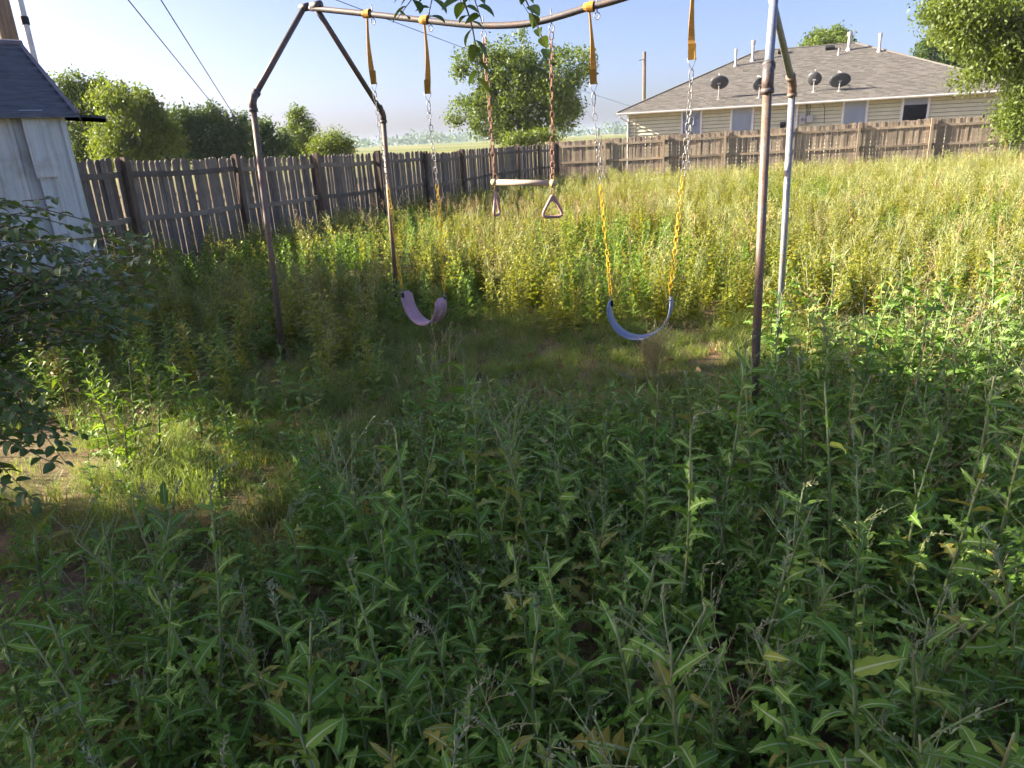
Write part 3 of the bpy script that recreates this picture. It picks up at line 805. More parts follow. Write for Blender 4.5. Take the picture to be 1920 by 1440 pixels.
def chain(parent, base, name, a, b, mat, wob=0.006, seed=0):
    r = random.Random(seed)
    g = bpy.data.objects.new(name, None); col.objects.link(g); g.parent = parent; g.location = a - base
    d = b - a; n = max(1, round(d.length / PITCHL[mat])); q = d.to_track_quat('Z', 'Y').to_matrix().to_4x4()
    tw = r.random() * 3
    for i in range(n):
        o = bpy.data.objects.new('link', LINKS[mat]); col.objects.link(o); o.parent = g
        tw += math.pi / 2 + r.uniform(-0.12, 0.2)
        o.matrix_local = Matrix.Translation(d * ((i + 0.5) / n) + Vector((r.uniform(-1, 1), r.uniform(-1, 1), 0)) * wob * 0.35) @ q @ Matrix.Rotation(tw, 4, 'Z')
    return g
def strap(parent, base, top, bot, seed):
    """webbing wrapped round the bar and hanging to a stitched eye"""
    r = random.Random(seed)
    g = bpy.data.objects.new('strap', None); col.objects.link(g); g.parent = parent; g.location = top - base
    # wraps
    mb = MB()
    for k in range(3):
        off = bu * ((k - 1) * 0.017 + r.uniform(-.004, .004)); n = 14; vs = []; fs = []
        ax = (bu + Vector((0, 0, r.uniform(-0.35, 0.35))) + bn * r.uniform(-.2, .2)).normalized()
        u = Vector((0, 0, 1)); u = (u - ax * u.dot(ax)).normalized(); w = ax.cross(u)
        for i in range(n):
            a = 2*math.pi*i/n; rad = PIPE * 1.07 + 0.003 * k
            for s_ in (-0.016, 0.016):
                for rr_ in (rad, rad + 0.003):
                    vs.append(off + ax * s_ + (u*math.cos(a) + w*math.sin(a)) * rr_)
        for i in range(n):
            a, b = i*4, ((i+1) % n)*4
            fs += [(a+1, a+3, b+3, b+1), (a, b, b+2, a+2), (a, a+1, b+1, b), (a+2, b+2, b+3, a+3)]
        mb.add(vs, fs)
    mb.obj('strap_wrap', M['webbing'], g)
    d = bot - top; n = 16; vs = []; fs = []
    tw0 = r.uniform(0.6, 1.1); bul = r.uniform(-0.012, 0.012)
    view = Vector((top.x, top.y, 0)).normalized(); side = Vector((view.y, -view.x, 0))
    for i in range(n + 1):
        f = i / n
        w = 0.009 + 0.013 * min(1, f * 1.25); an = tw0 * (1 - f) + 0.25 * math.sin(f * 5)
        ax = side * math.cos(an) + view * math.sin(an); nn = view * math.cos(an) - side * math.sin(an)
        c = d * f + side * bul * math.sin(math.pi * f) + Vector((0, 0, -0.02 * (1 - f)))
        vs += [c - ax*w - nn*.0018, c + ax*w - nn*.0018, c + ax*w + nn*.0018, c - ax*w + nn*.0018]
    for i in range(n):
        a = i*4; fs += [(a+k, a+(k+1) % 4, a+4+(k+1) % 4, a+4+k) for k in range(4)]
    fs += [(3,2,1,0), tuple(n*4+k for k in range(4))]
    MB().add(vs, fs).obj('webbing', M['webbing'], g)
    vs2 = []
    for f in (0.80, 1.0):
        c = d * f
        vs2 += [c - side*.024 - view*.005, c + side*.024 - view*.005, c + side*.024 + view*.005, c - side*.024 + view*.005]
    MB().add(vs2, [(0,1,5,4),(1,2,6,5),(2,3,7,6),(3,0,4,7),(3,2,1,0),(4,5,6,7)]).obj('stitched_end', M['stitch'], g)
    # triangular ring and quick link
    e = d
    tri = [e + side*-.028 + Vector((0,0,.006)), e + side*.028 + Vector((0,0,.006)), e + Vector((0,0,-.062)), e + side*-.028 + Vector((0,0,.006))]
    MB().tube(tri, 0.0032, 6).obj('triangle_ring', M['steel'], g, True)
    c = e + Vector((0, 0, -0.098)); loop = [c + side*.014*math.cos(a)*(1 if math.sin(a) > 0 else .7) + Vector((0,0,.048*math.sin(a))) for a in np.linspace(0, 2*math.pi, 15)]
    MB().tube(loop, 0.0035, 6).obj('quick_link', M['steel'], g, True)
    return top + d + Vector((0, 0, -0.14))
def belt_seat(parent, base, a, b, low, mat, turn, thick=0.008, width=0.145):
    """U-shaped belt between a and b, lowest point low; width runs across the bar"""
    mid = (a + b) / 2; along = (b - a); along.z = 0
    half = along.length / 2; along.normalize()
    along = Matrix.Rotation(turn, 3, 'Z') @ along; across = Vector((-along.y, along.x, 0))
    dep = mid.z - low.z
    N = 26; vs = []; fs = []
    prof = []
    for i in range(N + 1):
        a_ = -math.pi/2 * 1.12 + math.pi * 1.12 * i / N
        prof.append((math.sin(a_) / math.sin(math.pi/2*1.12) * half * (1.0 if abs(a_) < 1.3 else 1.0), -dep * (math.cos(a_) - math.cos(math.pi/2*1.12)) / (1 - math.cos(math.pi/2*1.12))))
    for i, (x, z) in enumerate(prof):
        f = abs(i / N * 2 - 1)
        w = width / 2 * (1.0 - 0.12 * f) if f < 0.86 else width / 2 * 0.9 * math.sqrt(max(0.05, 1 - ((f - 0.86) / 0.14) ** 2 * 0.92))
        p0, p1 = prof[max(0, i-1)], prof[min(N, i+1)]
        t_ = Vector((p1[0]-p0[0], p1[1]-p0[1])).normalized(); nx_, nz_ = -t_.y, t_.x
        z += (b.z - a.z) / 2 * (x / half)
        for sgn, k in ((-1, 0), (1, 0), (1, 1), (-1, 1)):
            vs.append(mid + along * (x + nx_ * thick * (k - .5)) + Vector((0, 0, z + nz_ * thick * (k - .5))) + across * (w * sgn) - base)
    for i in range(N):
        q = i*4; fs += [(q+k, q+4+k, q+4+(k+1) % 4, q+(k+1) % 4) for k in range(4)]
    fs += [(0,1,2,3), tuple(N*4 + k for k in (3,2,1,0))]
    s_ = MB().add(vs, fs).obj('seat', M[mat], parent, True)
    for p, sg in ((a, 1), (b, -1)):
        MB().box((-0.012, -0.007, -0.02), (0.012, 0.007, 0.02), M=Matrix.Translation(p - base + along*sg*0.004 + Vector((0,0,-.028))) @ Matrix.Rotation(math.atan2(along.y, along.x), 4, 'Z')).obj('grommet', M['black_hole'], s_)
        tri = [p - base + Vector((0,0,.035)), p - base + across*.022 + Vector((0,0,-.025)), p - base - across*.022 + Vector((0,0,-.025)), p - base + Vector((0,0,.035))]
        MB().tube(tri, 0.003, 6).obj('triangle_ring', M['steel'], s_, True)
def hook(parent, base, p, mat='steel'):
    pts = [p + Vector((0,0,.06)), p + Vector((0,0,-.035))]
    c = p + Vector((0, 0, -0.06))
    pts += [c + bu * 0.02 * math.sin(a) + Vector((0, 0, .022 * math.cos(a))) for a in np.linspace(0.3, 2*math.pi - 0.4, 10)]
    MB().tube([q - base for q in pts], 0.0042, 6).obj('eye_hook', M[mat], parent, True)
    return p + Vector((0, 0, -0.085))
def swing(tops, strap_ends, joints, seats, low, mat, turn, label, seed, doubled):
    base = on_bar(*low); sw = empty('swing', base); tag(sw, label, 'swing', 'belt swings')
    ends = []
    for k in (0, 1):
        top, se, jo, st = on_bar(*tops[k]), on_bar(*strap_ends[k]), on_bar(*joints[k]), on_bar(*seats[k])
        p = strap(sw, base, top, se, seed + k)
        chain(sw, base, 'chain', p, jo, 'steel', seed=seed + k)
        if doubled[k]:
            m_ = p.lerp(jo, 0.28); chain(sw, base, 'chain', m_ + bu * 0.018, p.lerp(jo, 0.93) + bu * 0.03, 'steel', 0.01, seed=seed + 9)
        chain(sw, base, 'coated_chain', jo, st + Vector((0, 0, .03)), 'yellow_chain', seed=seed + 4 + k)
        if k == 0 or True: hook(sw, base, top + bu * 0.055)
        ends.append(st)
    belt_seat(sw, base, ends[0], ends[1], base, mat, turn)
swing([(688, 26), (795, 38)], [(701, 158), (802, 176)], [(727, 346), (820, 346)], [(754, 548), (834, 556)], (795, 606), 'pink_seat', -0.25,
      'swing with faded lavender pink belt seat, orange straps and yellow chains', 21, (0, 0))
swing([(1105, 13), (1301, -44)], [(1113, 158), (1297, 112)], [(1126, 345), (1281, 330)], [(1146, 562), (1256, 560)], (1200, 633), 'blue_seat', 0.15,
      'swing with faded blue belt seat, orange straps and yellow chains', 41, (1, 1))
# trapeze
tb = on_bar(982, 343); tz = empty('trapeze_swing', tb)
tag(tz, 'trapeze bar with two pinkish hand rings on rusty chains', 'trapeze')
tl, trr = on_bar(929, 342), on_bar(1036, 343)
for (px, py), e in (((906, 47), tl), ((1034, 35), trr)):
    p = hook(tz, tb, on_bar(px, py), 'steel')
    chain(tz, tb, 'chain', p, e + Vector((0, 0, 0.02)), 'rust_chain', 0.008, seed=px)
ax = (trr - tl).normalized()
MB().tube([tl - ax*.01 - tb, trr + ax*.01 - tb], 0.0215, 14).obj('bar', M['trapeze_bar'], tz, True)
for p, s_ in ((tl, -1), (trr, 1)):
    MB().tube([p - ax*s_*.012 - tb, p + ax*s_*.028 - tb], 0.0255, 14).obj('end_cap', M['bar_cap'], tz, True)
def ring(top, yaw, hgt, wid):
    g = bpy.data.objects.new('hand_ring', None); col.objects.link(g); g.parent = tz; g.location = top - tb; g.rotation_euler = (0, R(2), yaw)
    chain_o = bpy.data.objects.new('link', LINKS['rust_chain']); col.objects.link(chain_o); chain_o.parent = g; chain_o.location = (0, 0, -0.005)
    pts = []
    corners = [(0, -0.03), (wid/2, -hgt + 0.02), (-wid/2, -hgt + 0.02)]
    cr = [0.018, 0.035, 0.035]
    for i in range(3):
        c = Vector(corners[i]); p0 = Vector(corners[i-1]); p1 = Vector(corners[(i+1) % 3])
        a = c + (p0 - c).normalized() * cr[i]*1.5; b = c + (p1 - c).normalized() * cr[i]*1.5
        for k in range(5):
            u = k/4; q = a*(1-u)**2 + c*2*u*(1-u) + b*u*u; pts.append((q.x, 0, q.y))
    pts.append(pts[0])
    MB().tube(pts, 0.0115, 8, cap=False).obj('ring_grip', M['ring'], g, True)
    vs = [(-0.030, -.007, -0.085), (0.030, -.007, -0.085), (0.008, -.007, -0.035), (-0.008, -.007, -0.035)]
    vs += [(x, .007, z) for x, _, z in vs]
    MB().add(vs, [(0,1,2,3),(7,6,5,4),(0,4,5,1),(1,5,6,2),(2,6,7,3),(3,7,4,0)]).obj('web', M['ring'], g)
vd = Vector((tb.x, tb.y, 0)).normalized(); fy = math.atan2(-vd.x, vd.y)
ring(tl + Vector((0,0,-.03)), fy + R(74), 0.235, 0.17)
ring(trr + Vector((0,0,-.05)), fy + R(8), 0.215, 0.175)

# ------------------------------------------------------------------ trees
def leaves_np(centres, normals_bias, size, n_per, spread, seed, droop=0.0, aspect=0.5, jit=0.5):
    """diamond leaves clustered round clump centres -> V, F, rnd"""
    g = np.random.default_rng(seed)
    K = len(centres); N = K * n_per
    c = np.repeat(centres, n_per, axis=0) + g.normal(0, 1, (N, 3)) * np.repeat(np.atleast_2d(spread), N, axis=0)
    d = g.normal(0, 1, (N, 3)); d[:, 2] -= droop; d /= np.linalg.norm(d, axis=1)[:, None]
    a = g.normal(0, 1, (N, 3)); s = np.cross(d, a); s /= np.linalg.norm(s, axis=1)[:, None]
    nn = np.cross(d, s)
    L = size * (1 + jit * g.uniform(-1, 1, N))[:, None]
    V = np.empty((N, 4, 3))
    V[:, 0] = c; V[:, 1] = c + d * L * 0.5 + s * L * aspect * 0.5 + nn * L * 0.06
    V[:, 2] = c + d * L; V[:, 3] = c + d * L * 0.5 - s * L * aspect * 0.5 + nn * L * 0.06
    F = np.arange(N * 4).reshape(N, 4)
    tone = np.clip(np.repeat(g.uniform(0, 1, K), n_per) * 0.7 + g.uniform(0, 0.3, N), 0, 1)
    return V.reshape(-1, 3), F, tone

def tree(name, base, trunk_top, lobes, n_clump, n_per, size, mat, label, cat='tree', seed=0, trunk_r=0.15, limbs=7, droop=0.3, group=None, spread=0.19, shell=0.5, twigs=0, aspect=0.5, sub=7):
    """lobes: world-space ellipsoids (x,y,z,rx,ry,rz)"""
    g = np.random.default_rng(seed); r = random.Random(seed)
    base = Vector(base); root = empty(name, base); tag(root, label, cat, group)
    if sub:
        extra = []
        for (x, y, z, a, b, c) in lobes:
            for k in range(sub):
                u = Vector((r.gauss(0, 1), r.gauss(0, 1), r.gauss(0.15, 1))).normalized(); f = r.uniform(.28, .48); q = r.uniform(.72, 1.02)
                f *= r.choice((.6, 1, 1, 1.25)); q *= r.uniform(.9, 1.18); extra.append((x + u.x*a*q, y + u.y*b*q, z + u.z*c*q, a*f, b*f, c*f))
        lobes = [(x, y, z, a*.86, b*.86, c*.86) for (x, y, z, a, b, c) in lobes] + extra
    lob = np.array(lobes, float); vol = lob[:, 3] * lob[:, 4] * lob[:, 5]; pick = g.choice(len(lob), n_clump, p=vol ** .62 / (vol ** .62).sum())
    u = g.normal(0, 1, (n_clump, 3)); u /= np.linalg.norm(u, axis=1)[:, None]
    rad = shell + (1 - shell) * g.uniform(0, 1, n_clump) ** 0.6
    rad *= 1 + 0.16 * np.sin(u[:, 0] * 5 + seed) * np.cos(u[:, 2] * 4 + u[:, 1] * 3)
    cen = lob[pick, :3] + u * rad[:, None] * lob[pick, 3:]
    V, F, tone = leaves_np(cen, None, size, n_per, spread, seed + 1, droop, aspect)
    V -= np.array(base)
    me = np_mesh('crown', V, F, [M[mat]], tone)
    link('crown', me, root)
    mb = MB(); tt = Vector(trunk_top) - base
    mid = tt * 0.5 + Vector((r.uniform(-.1, .1), r.uniform(-.1, .1), 0)) * tt.length * .4
    mb.tube([(0, 0, -0.2), mid * 0.5, mid, tt], [trunk_r * 1.25, trunk_r, trunk_r * .85, trunk_r * .6], 9)
    mb.obj('trunk', M['bark'], root, True)
    for k in range(limbs):
        e = Vector(cen[r.randrange(n_clump)]) - base
        s0 = mid.lerp(tt, r.uniform(0.2, 1.0)); m_ = s0.lerp(e, 0.5) + Vector((0, 0, r.uniform(0, .12) * (e - s0).length))
        lm = MB().tube([s0, m_, e], [trunk_r * .45, trunk_r * .25, trunk_r * .06], 6)
        for q in range(3):
            e2 = Vector(cen[r.randrange(n_clump)]) - base
            if (e2 - m_).length < (e - s0).length * 0.8: lm.tube([m_, m_.lerp(e2, .5) + Vector((0,0,.05)), e2], [trunk_r * .16, trunk_r * .09, trunk_r * .03], 5)
        lm.obj('limb', M['bark'], root, True)
    if twigs:
        mb = MB()
        for k in range(twigs):
            e = Vector(cen[r.randrange(n_clump)]); c0 = Vector(lob[r.randrange(len(lob)), :3]); d = (e - c0)
            p = c0 + d * 0.85
            for q in range(3):
                dd = (d.normalized() + Vector((r.uniform(-.6, .6), r.uniform(-.6, .6), r.uniform(-.2, .5)))).normalized()
                mb.tube([p - base, p + dd * r.uniform(.4, .9) - base, p + dd * r.uniform(.9, 1.4) + Vector((0, 0, r.uniform(-.2, .2))) - base], [0.018, 0.011, 0.004], 4)
        mb.obj('bare_twigs', M['bark'], root)
    return root

def lobe(px, py, D, rx_px, ry_px, depth=None):
    p = at(px, py, D); k = D / 1400.0
    return (p.x, p.y, p.z, rx_px * k, depth if depth else rx_px * k * 0.9, ry_px * k)
def gnd(px, D):
    p = at(px, 400, D); return (p.x, p.y, -0.5)
def tbase(px, D, top_py):
    p = at(px, top_py, D); return (p.x, p.y, -0.6), (p.x, p.y, p.z)

def far_tree(px, D, top, lobes, ncl, nper, size, mat, label, seed, skirt=0, **kw):
    if skirt:
        lobes = lobes + [lobe(px - skirt*.5, 290, D, skirt*.75, 22), lobe(px + skirt*.5, 288, D, skirt*.75, 24)]; ncl = int(ncl*1.35)
    b, t_ = tbase(px, D, top)
    return tree('tree', b, t_, lobes, ncl, nper, size, mat, label, seed=seed, **kw)
GL = 'trees beyond the grey fence'
far_tree(150, 44, 200, [lobe(165, 195, 44, 48, 42), lobe(130, 235, 44, 40, 60), lobe(185, 175, 44, 28, 24), lobe(220, 185, 44, 30, 28)], 520, 34, 0.16, 'tree_mid', 'tallest rounded tree beside the shed, behind the brighter willowy one', 101, skirt=50, group=GL, droop=0.5)
far_tree(240, 36, 220, [lobe(235, 215, 36, 52, 36), lobe(215, 262, 36, 50, 38), lobe(265, 205, 36, 30, 34), lobe(275, 250, 36, 40, 44)], 560, 34, 0.14, 'tree_light', 'bright yellow-green willowy tree rising over the fence near the shed', 102, skirt=48, group=GL, droop=0.9)
far_tree(335, 46, 230, [lobe(330, 245, 46, 48, 40), lobe(355, 225, 46, 30, 26), lobe(300, 262, 46, 30, 36)], 420, 32, 0.16, 'tree_dark', 'dark green round tree right of the bright willowy tree', 103, skirt=50, group=GL)
far_tree(415, 47, 235, [lobe(410, 250, 47, 46, 38), lobe(398, 225, 47, 24, 24), lobe(445, 245, 47, 30, 30)], 420, 32, 0.16, 'tree_dark', 'dark green tree at the middle of the hedge, above the fence', 104, skirt=50, group=GL)
far_tree(490, 49, 250, [lobe(480, 262, 49, 36, 30), lobe(510, 265, 49, 34, 26)], 320, 30, 0.16, 'tree_dark', 'low dark tree just right of the near frame leg', 105, skirt=42, group=GL)
far_tree(562, 52, 235, [lobe(560, 240, 52, 24, 30), lobe(566, 258, 52, 30, 30), lobe(553, 222, 52, 10, 14)], 330, 30, 0.15, 'tree_mid', 'small upright pointed tree left of the pale bush', 106, skirt=36, group=GL)
far_tree(622, 40, 262, [lobe(622, 268, 40, 32, 20), lobe(642, 272, 40, 22, 16)], 260, 30, 0.10, 'tree_light', 'pale feathery bush showing above the fence', 107, skirt=34, group=GL, droop=-0.3)
far_tree(975, 46, 180, [lobe(965, 160, 46, 88, 62), lobe(955, 110, 46, 60, 42), lobe(1005, 205, 46, 78, 52), lobe(905, 222, 46, 52, 40), lobe(880, 118, 46, 30, 24), lobe(1050, 180, 46, 38, 48)], 1150, 34, 0.17, 'tree_mid', 'large leafy tree standing behind the fence corner', 108, trunk_r=0.28, limbs=12, twigs=46, shell=0.5)
far_tree(990, 42, 262, [lobe(970, 262, 42, 28, 9), lobe(1010, 262, 42, 30, 9)], 130, 26, 0.15, 'tree_light', 'low bright green shrub at the foot of the centre tree', 109, limbs=3, trunk_r=0.06)
far_tree(1545, 62, 78, [lobe(1530, 78, 62, 34, 18), lobe(1565, 76, 62, 32, 18), lobe(1548, 95, 62, 60, 20)], 420, 32, 0.2, 'tree_mid', 'tree crown peeking over the middle of the house roof', 110, limbs=5)
far_tree(1768, 56, 100, [lobe(1765, 95, 56, 42, 30), lobe(1790, 115, 56, 40, 30), lobe(1800, 70, 56, 40, 40)], 480, 32, 0.18, 'tree_dark', 'darker tree behind the right end of the house roof', 111, limbs=5)
rt = at(1990, 200, 20.0)
tree('tree', (rt.x, rt.y, ground_h(rt.x, rt.y)), (rt.x, rt.y, 3.4),
     [lobe(1885, 25, 20, 92, 45, 1.6), lobe(1815, 18, 20, 52, 24, 1.2), lobe(1885, 105, 20, 44, 50, 1.2), lobe(1912, 185, 20, 28, 52, 0.9), lobe(1838, 70, 20, 34, 26, 0.9), lobe(1960, 60, 20, 90, 110, 1.6), lobe(1770, 8, 20, 24, 14, .7), lobe(1893, 235, 20, 16, 30, .5)],
     900, 44, 0.105, 'tree_light', 'overhanging bright green tree at the upper right corner', seed=112, trunk_r=0.2, limbs=12, droop=1.1, spread=0.17, shell=0.35, aspect=0.42)

# distant wood on the horizon
def far_wood():
    g = np.random.default_rng(5); cs = []
    for k in range(900):
        y = g.uniform(800, 1500); x = g.uniform(-.75, .75) * y; h = g.uniform(5, 12)
        for q in range(4):
            cs.append((x + g.normal(0, 6), y + g.normal(0, 4), -0.4 + h * g.uniform(0.1, .9)))
    V, F, tone = leaves_np(np.array(cs), None, 4.0, 9, 2.6, 77)
    tag(link('far_wood', np_mesh('far_wood', V, F, [M['tree_dark']], tone)), 'distant belt of woodland along the horizon', 'wood', kind='stuff')
far_wood()

# shade trees left of the frame (the shade over the foreground is theirs)
SQ = Vector((SUN_AZ.y, -SUN_AZ.x, 0))            # across the sun's direction, positive away from the camera
def sun_xy(q, s, x_ref=0.0):
    """plan point: offset q across the sunlight, s metres towards the sun"""
    p = SQ * q + Vector((SUN_AZ.x, SUN_AZ.y, 0)) * s
    return p
def shade_lobe(q, s, z, rq, rs, rz):
    p = sun_xy(q, s); return (p.x, p.y, z, max(rq, rs) * 0.7 + rs * .3, rq, rz)
def shade_tree(q, s, lobes, ncl, label, seed, nper=40, size=0.17):
    p = sun_xy(q, s)
    L = [shade_lobe(*l) for l in lobes]
    tree('tree', (p.x, p.y, 0), (p.x, p.y, max(l[2] for l in L)), L, ncl, nper, size, 'tree_dark', label, seed=seed, trunk_r=0.22, limbs=10, spread=0.28, shell=0.2, aspect=0.6)
shade_tree(5.7, 12.5, [(5.75, 12.5, 3.5, 0.8, 1.6, 1.9), (4.5, 12.5, 5.85, 0.75, 1.3, 0.6)], 420, 'shade tree off the left side behind the shed', 201)
shade_tree(1.2, 12.0, [(1.3, 12.0, 4.2, 1.35, 1.6, 3.3), (3.2, 12.2, 6.3, 0.75, 1.2, 0.75), (1.3, 12.0, 7.4, 1.3, 1.4, 1.0)], 740, 'shade tree off the left side beside the camera', 202, size=0.2)

# ------------------------------------------------------------------ plant builders
def leaf_geo(n, lobed, arch0, arch1, seed, W=0.22, cup=0.25):
    """unit-length blade along +Y, rising Z; blade faces then midrib faces"""
    r = random.Random(seed)
    cen = [Vector((0, 0, 0))]; ang = []
    bend = r.uniform(-0.25, 0.25)
    for i in range(n):
        f = (i + .5) / n; a = arch0 + (arch1 - arch0) * f
        ang.append(a); cen.append(cen[-1] + Vector((math.sin(bend * f) , math.cos(a), math.sin(a))) / n)
    vs, fs, mi = [], [], []
    for i in range(n + 1):
        f = i / n
        sh = (0.35 + 0.65 * math.sin(math.pi * min(1, f * 0.9 + 0.12)) ** 0.8) * (1 - f ** 5)
        if f < .12: sh *= 0.55 + 3.5 * f
        w = W * sh; back = 0.0
        if lobed and 0 < i < n - 1:
            if i % 2 == 0: w *= 1 - 0.70 * lobed
            else: w *= 1 + 0.22 * lobed * r.uniform(.4, 1.4); back = -0.06 * lobed
        wl, wr = w * r.uniform(.85, 1.15), w * r.uniform(.85, 1.15)
        a = ang[min(i, n-1)]; t_ = Vector((0, math.cos(a), math.sin(a))); up = Vector((0, -math.sin(a), math.cos(a)))
        c = cen[i]; rip = r.uniform(-.03, .03)
        vs += [c - Vector((1,0,0))*wl*math.cos(cup) + up*(wl*math.sin(cup) + rip) + t_*back, c, c + Vector((1,0,0))*wr*math.cos(cup) + up*(wr*math.sin(cup) - rip) + t_*back]
    for i in range(n):
        a = i*3; fs += [(a, a+1, a+4, a+3), (a+1, a+2, a+5, a+4)]; mi += [0, 0]
    b = len(vs)
    for i in range(n + 1):
        f = i / n; a = ang[min(i, n-1)]; up = Vector((0, -math.sin(a), math.cos(a))); w = 0.024 * (1 - f*.8)
        vs += [cen[i] + up*.012 - Vector((w,0,0)), cen[i] + up*.012 + Vector((w,0,0)), cen[i] - up*.012 - Vector((w,0,0)), cen[i] - up*.012 + Vector((w,0,0))]
    for i in range(n):
        a = b + i*4; fs += [(a, a+1, a+5, a+4), (a+3, a+2, a+6, a+7)]; mi += [1, 1]
    return vs, fs, mi
LEAFG = [leaf_geo(11, .95, R(45), R(-25), 11, .19), leaf_geo(11, .8, R(55), R(-60), 12, .17), leaf_geo(9, 1.0, R(38), R(-35), 1, .22), leaf_geo(9, 0.9, R(30), R(-20), 2, .18), leaf_geo(9, 0.75, R(50), R(-50), 3, .17), leaf_geo(9, 1.0, R(25), R(5), 4, .18),
         leaf_geo(7, 0.35, R(35), R(-15), 5, .15), leaf_geo(7, 0.2, R(45), R(0), 6, .12), leaf_geo(7, 0.0, R(40), R(-30), 7, .13)]
LEAFM = []
for vs, fs, mi in LEAFG:
    LEAFM.append([MB().add(vs, fs, mi, rnd=k / 3.0).mesh('leaf', [M['lettuce'], M['rib']]) for k in range(4)])

def spindle(mb, p, d, L, w, mi, rnd=None):
    d = d.normalized(); u = d.orthogonal().normalized(); v = d.cross(u)
    mb.add([p, p + d*L*.45 + u*w, p + d*L*.45 - u*w*.5 + v*w*.87, p + d*L*.45 - u*w*.5 - v*w*.87, p + d*L], [(0,2,1),(0,3,2),(0,1,3),(1,2,4),(2,3,4),(3,1,4)], mi, rnd)

def lettuce_plan(seed, h, nleaf, head):
    """stem MB + list of (kind, tone, Matrix) + head MB"""
    r = random.Random(seed)
    lx, ly = r.uniform(-.16, .16) * h, r.uniform(-.16, .16) * h
    bow = Vector((r.uniform(-.05, .05), r.uniform(-.05, .05), 0)) * h
    def sp(f): return Vector((lx*f*f, ly*f*f, h*f)) + bow * math.sin(math.pi*f)
    st = MB().tube([sp(i/6) for i in range(7)], [0.0082 - 0.0052*i/6 for i in range(7)], 5)
    leaves = []; az = r.uniform(0, 6.28)
    for k in range(nleaf):
        f = 0.04 + 0.93 * (k / nleaf) ** 0.9
        az += 2.4 + r.uniform(-.4, .4)
        L = (0.185 - 0.105 * f) * r.uniform(.75, 1.25)
        kind = r.choice((0, 1, 2, 3, 4, 5)) if f < 0.70 else r.choice((5, 6, 7, 8))
        m_ = Matrix.Translation(sp(f)) @ Matrix.Rotation(az, 4, 'Z') @ Matrix.Rotation(r.uniform(-.2, .55), 4, 'X') @ Matrix.Rotation(r.uniform(-1.05, 1.05), 4, 'Y') @ Matrix.Diagonal((L * r.uniform(.9, 1.25), L, L, 1))
        leaves.append((kind, r.randrange(4), m_))
    hd = MB(); top = sp(1.0); ax = (sp(1.0) - sp(.9)).normalized()
    nod = Vector((r.uniform(-1, 1), r.uniform(-1, 1), 0)).normalized()
    if head == 'buds':
        hl = r.uniform(.07, .15); pts = [top, top + (ax + nod*.35)*hl*.5, top + (ax*.8 + nod*.9)*hl]
        hd.tube(pts, [.0025, .002, .0012], 4)
        for k in range(26):
            f = r.random(); p = pts[0].lerp(pts[1], f*2) if f < .5 else pts[1].lerp(pts[2], f*2-1)
            spindle(hd, p, Vector((r.uniform(-1, 1), r.uniform(-1, 1), r.uniform(.1, 1.3))) + nod*.5, r.uniform(.014, .026), .0034, 1)
    elif head == 'panicle':
        for k in range(9):
            f = .55 + .45*r.random(); p = sp(f); dd = Vector((r.uniform(-1, 1), r.uniform(-1, 1), r.uniform(.5, 1.5))).normalized(); bl = r.uniform(.1, .24)
            e = p + dd*bl + Vector((0, 0, .02)); hd.tube([p, p.lerp(e, .5) + Vector((r.uniform(-.01, .01), r.uniform(-.01, .01), .01)), e], [.0022, .0016, .001], 4)
            for q in range(7):
                b = p.lerp(e, r.uniform(.3, 1)); spindle(hd, b, dd + Vector((r.uniform(-1, 1), r.uniform(-1, 1), r.uniform(-.4, .8)))*.8, r.uniform(.012, .022), .003, 1)
    return st, leaves, hd

def joined(plan):
    st, leaves, hd = plan; mb = MB()
    for kind, tone, m_ in leaves:
        vs, fs, mi = LEAFG[kind]; mb.add(vs, fs, mi, tone / 3.0, m_)
    return st.mesh('stem', [M['stem']], True), mb.mesh('foliage', [M['lettuce'], M['rib']]), (hd.mesh('flower_head', [M['stem'], M['bud']]) if hd.v else None)

def single(plan):
    st, leaves, hd = plan; mb = MB(); mb.v, mb.f, mb.m, mb.r = list(st.v), list(st.f), [2]*len(st.f), list(st.r)
    for kind, tone, m_ in leaves:
        vs, fs, mi = LEAFG[kind]; mb.add(vs, fs, mi, tone / 3.0, m_)
    if hd.v: mb.add(hd.v, hd.f, [2 + k for k in hd.m])
    return mb.mesh('weed', [M['lettuce'], M['rib'], M['stem'], M['bud']])

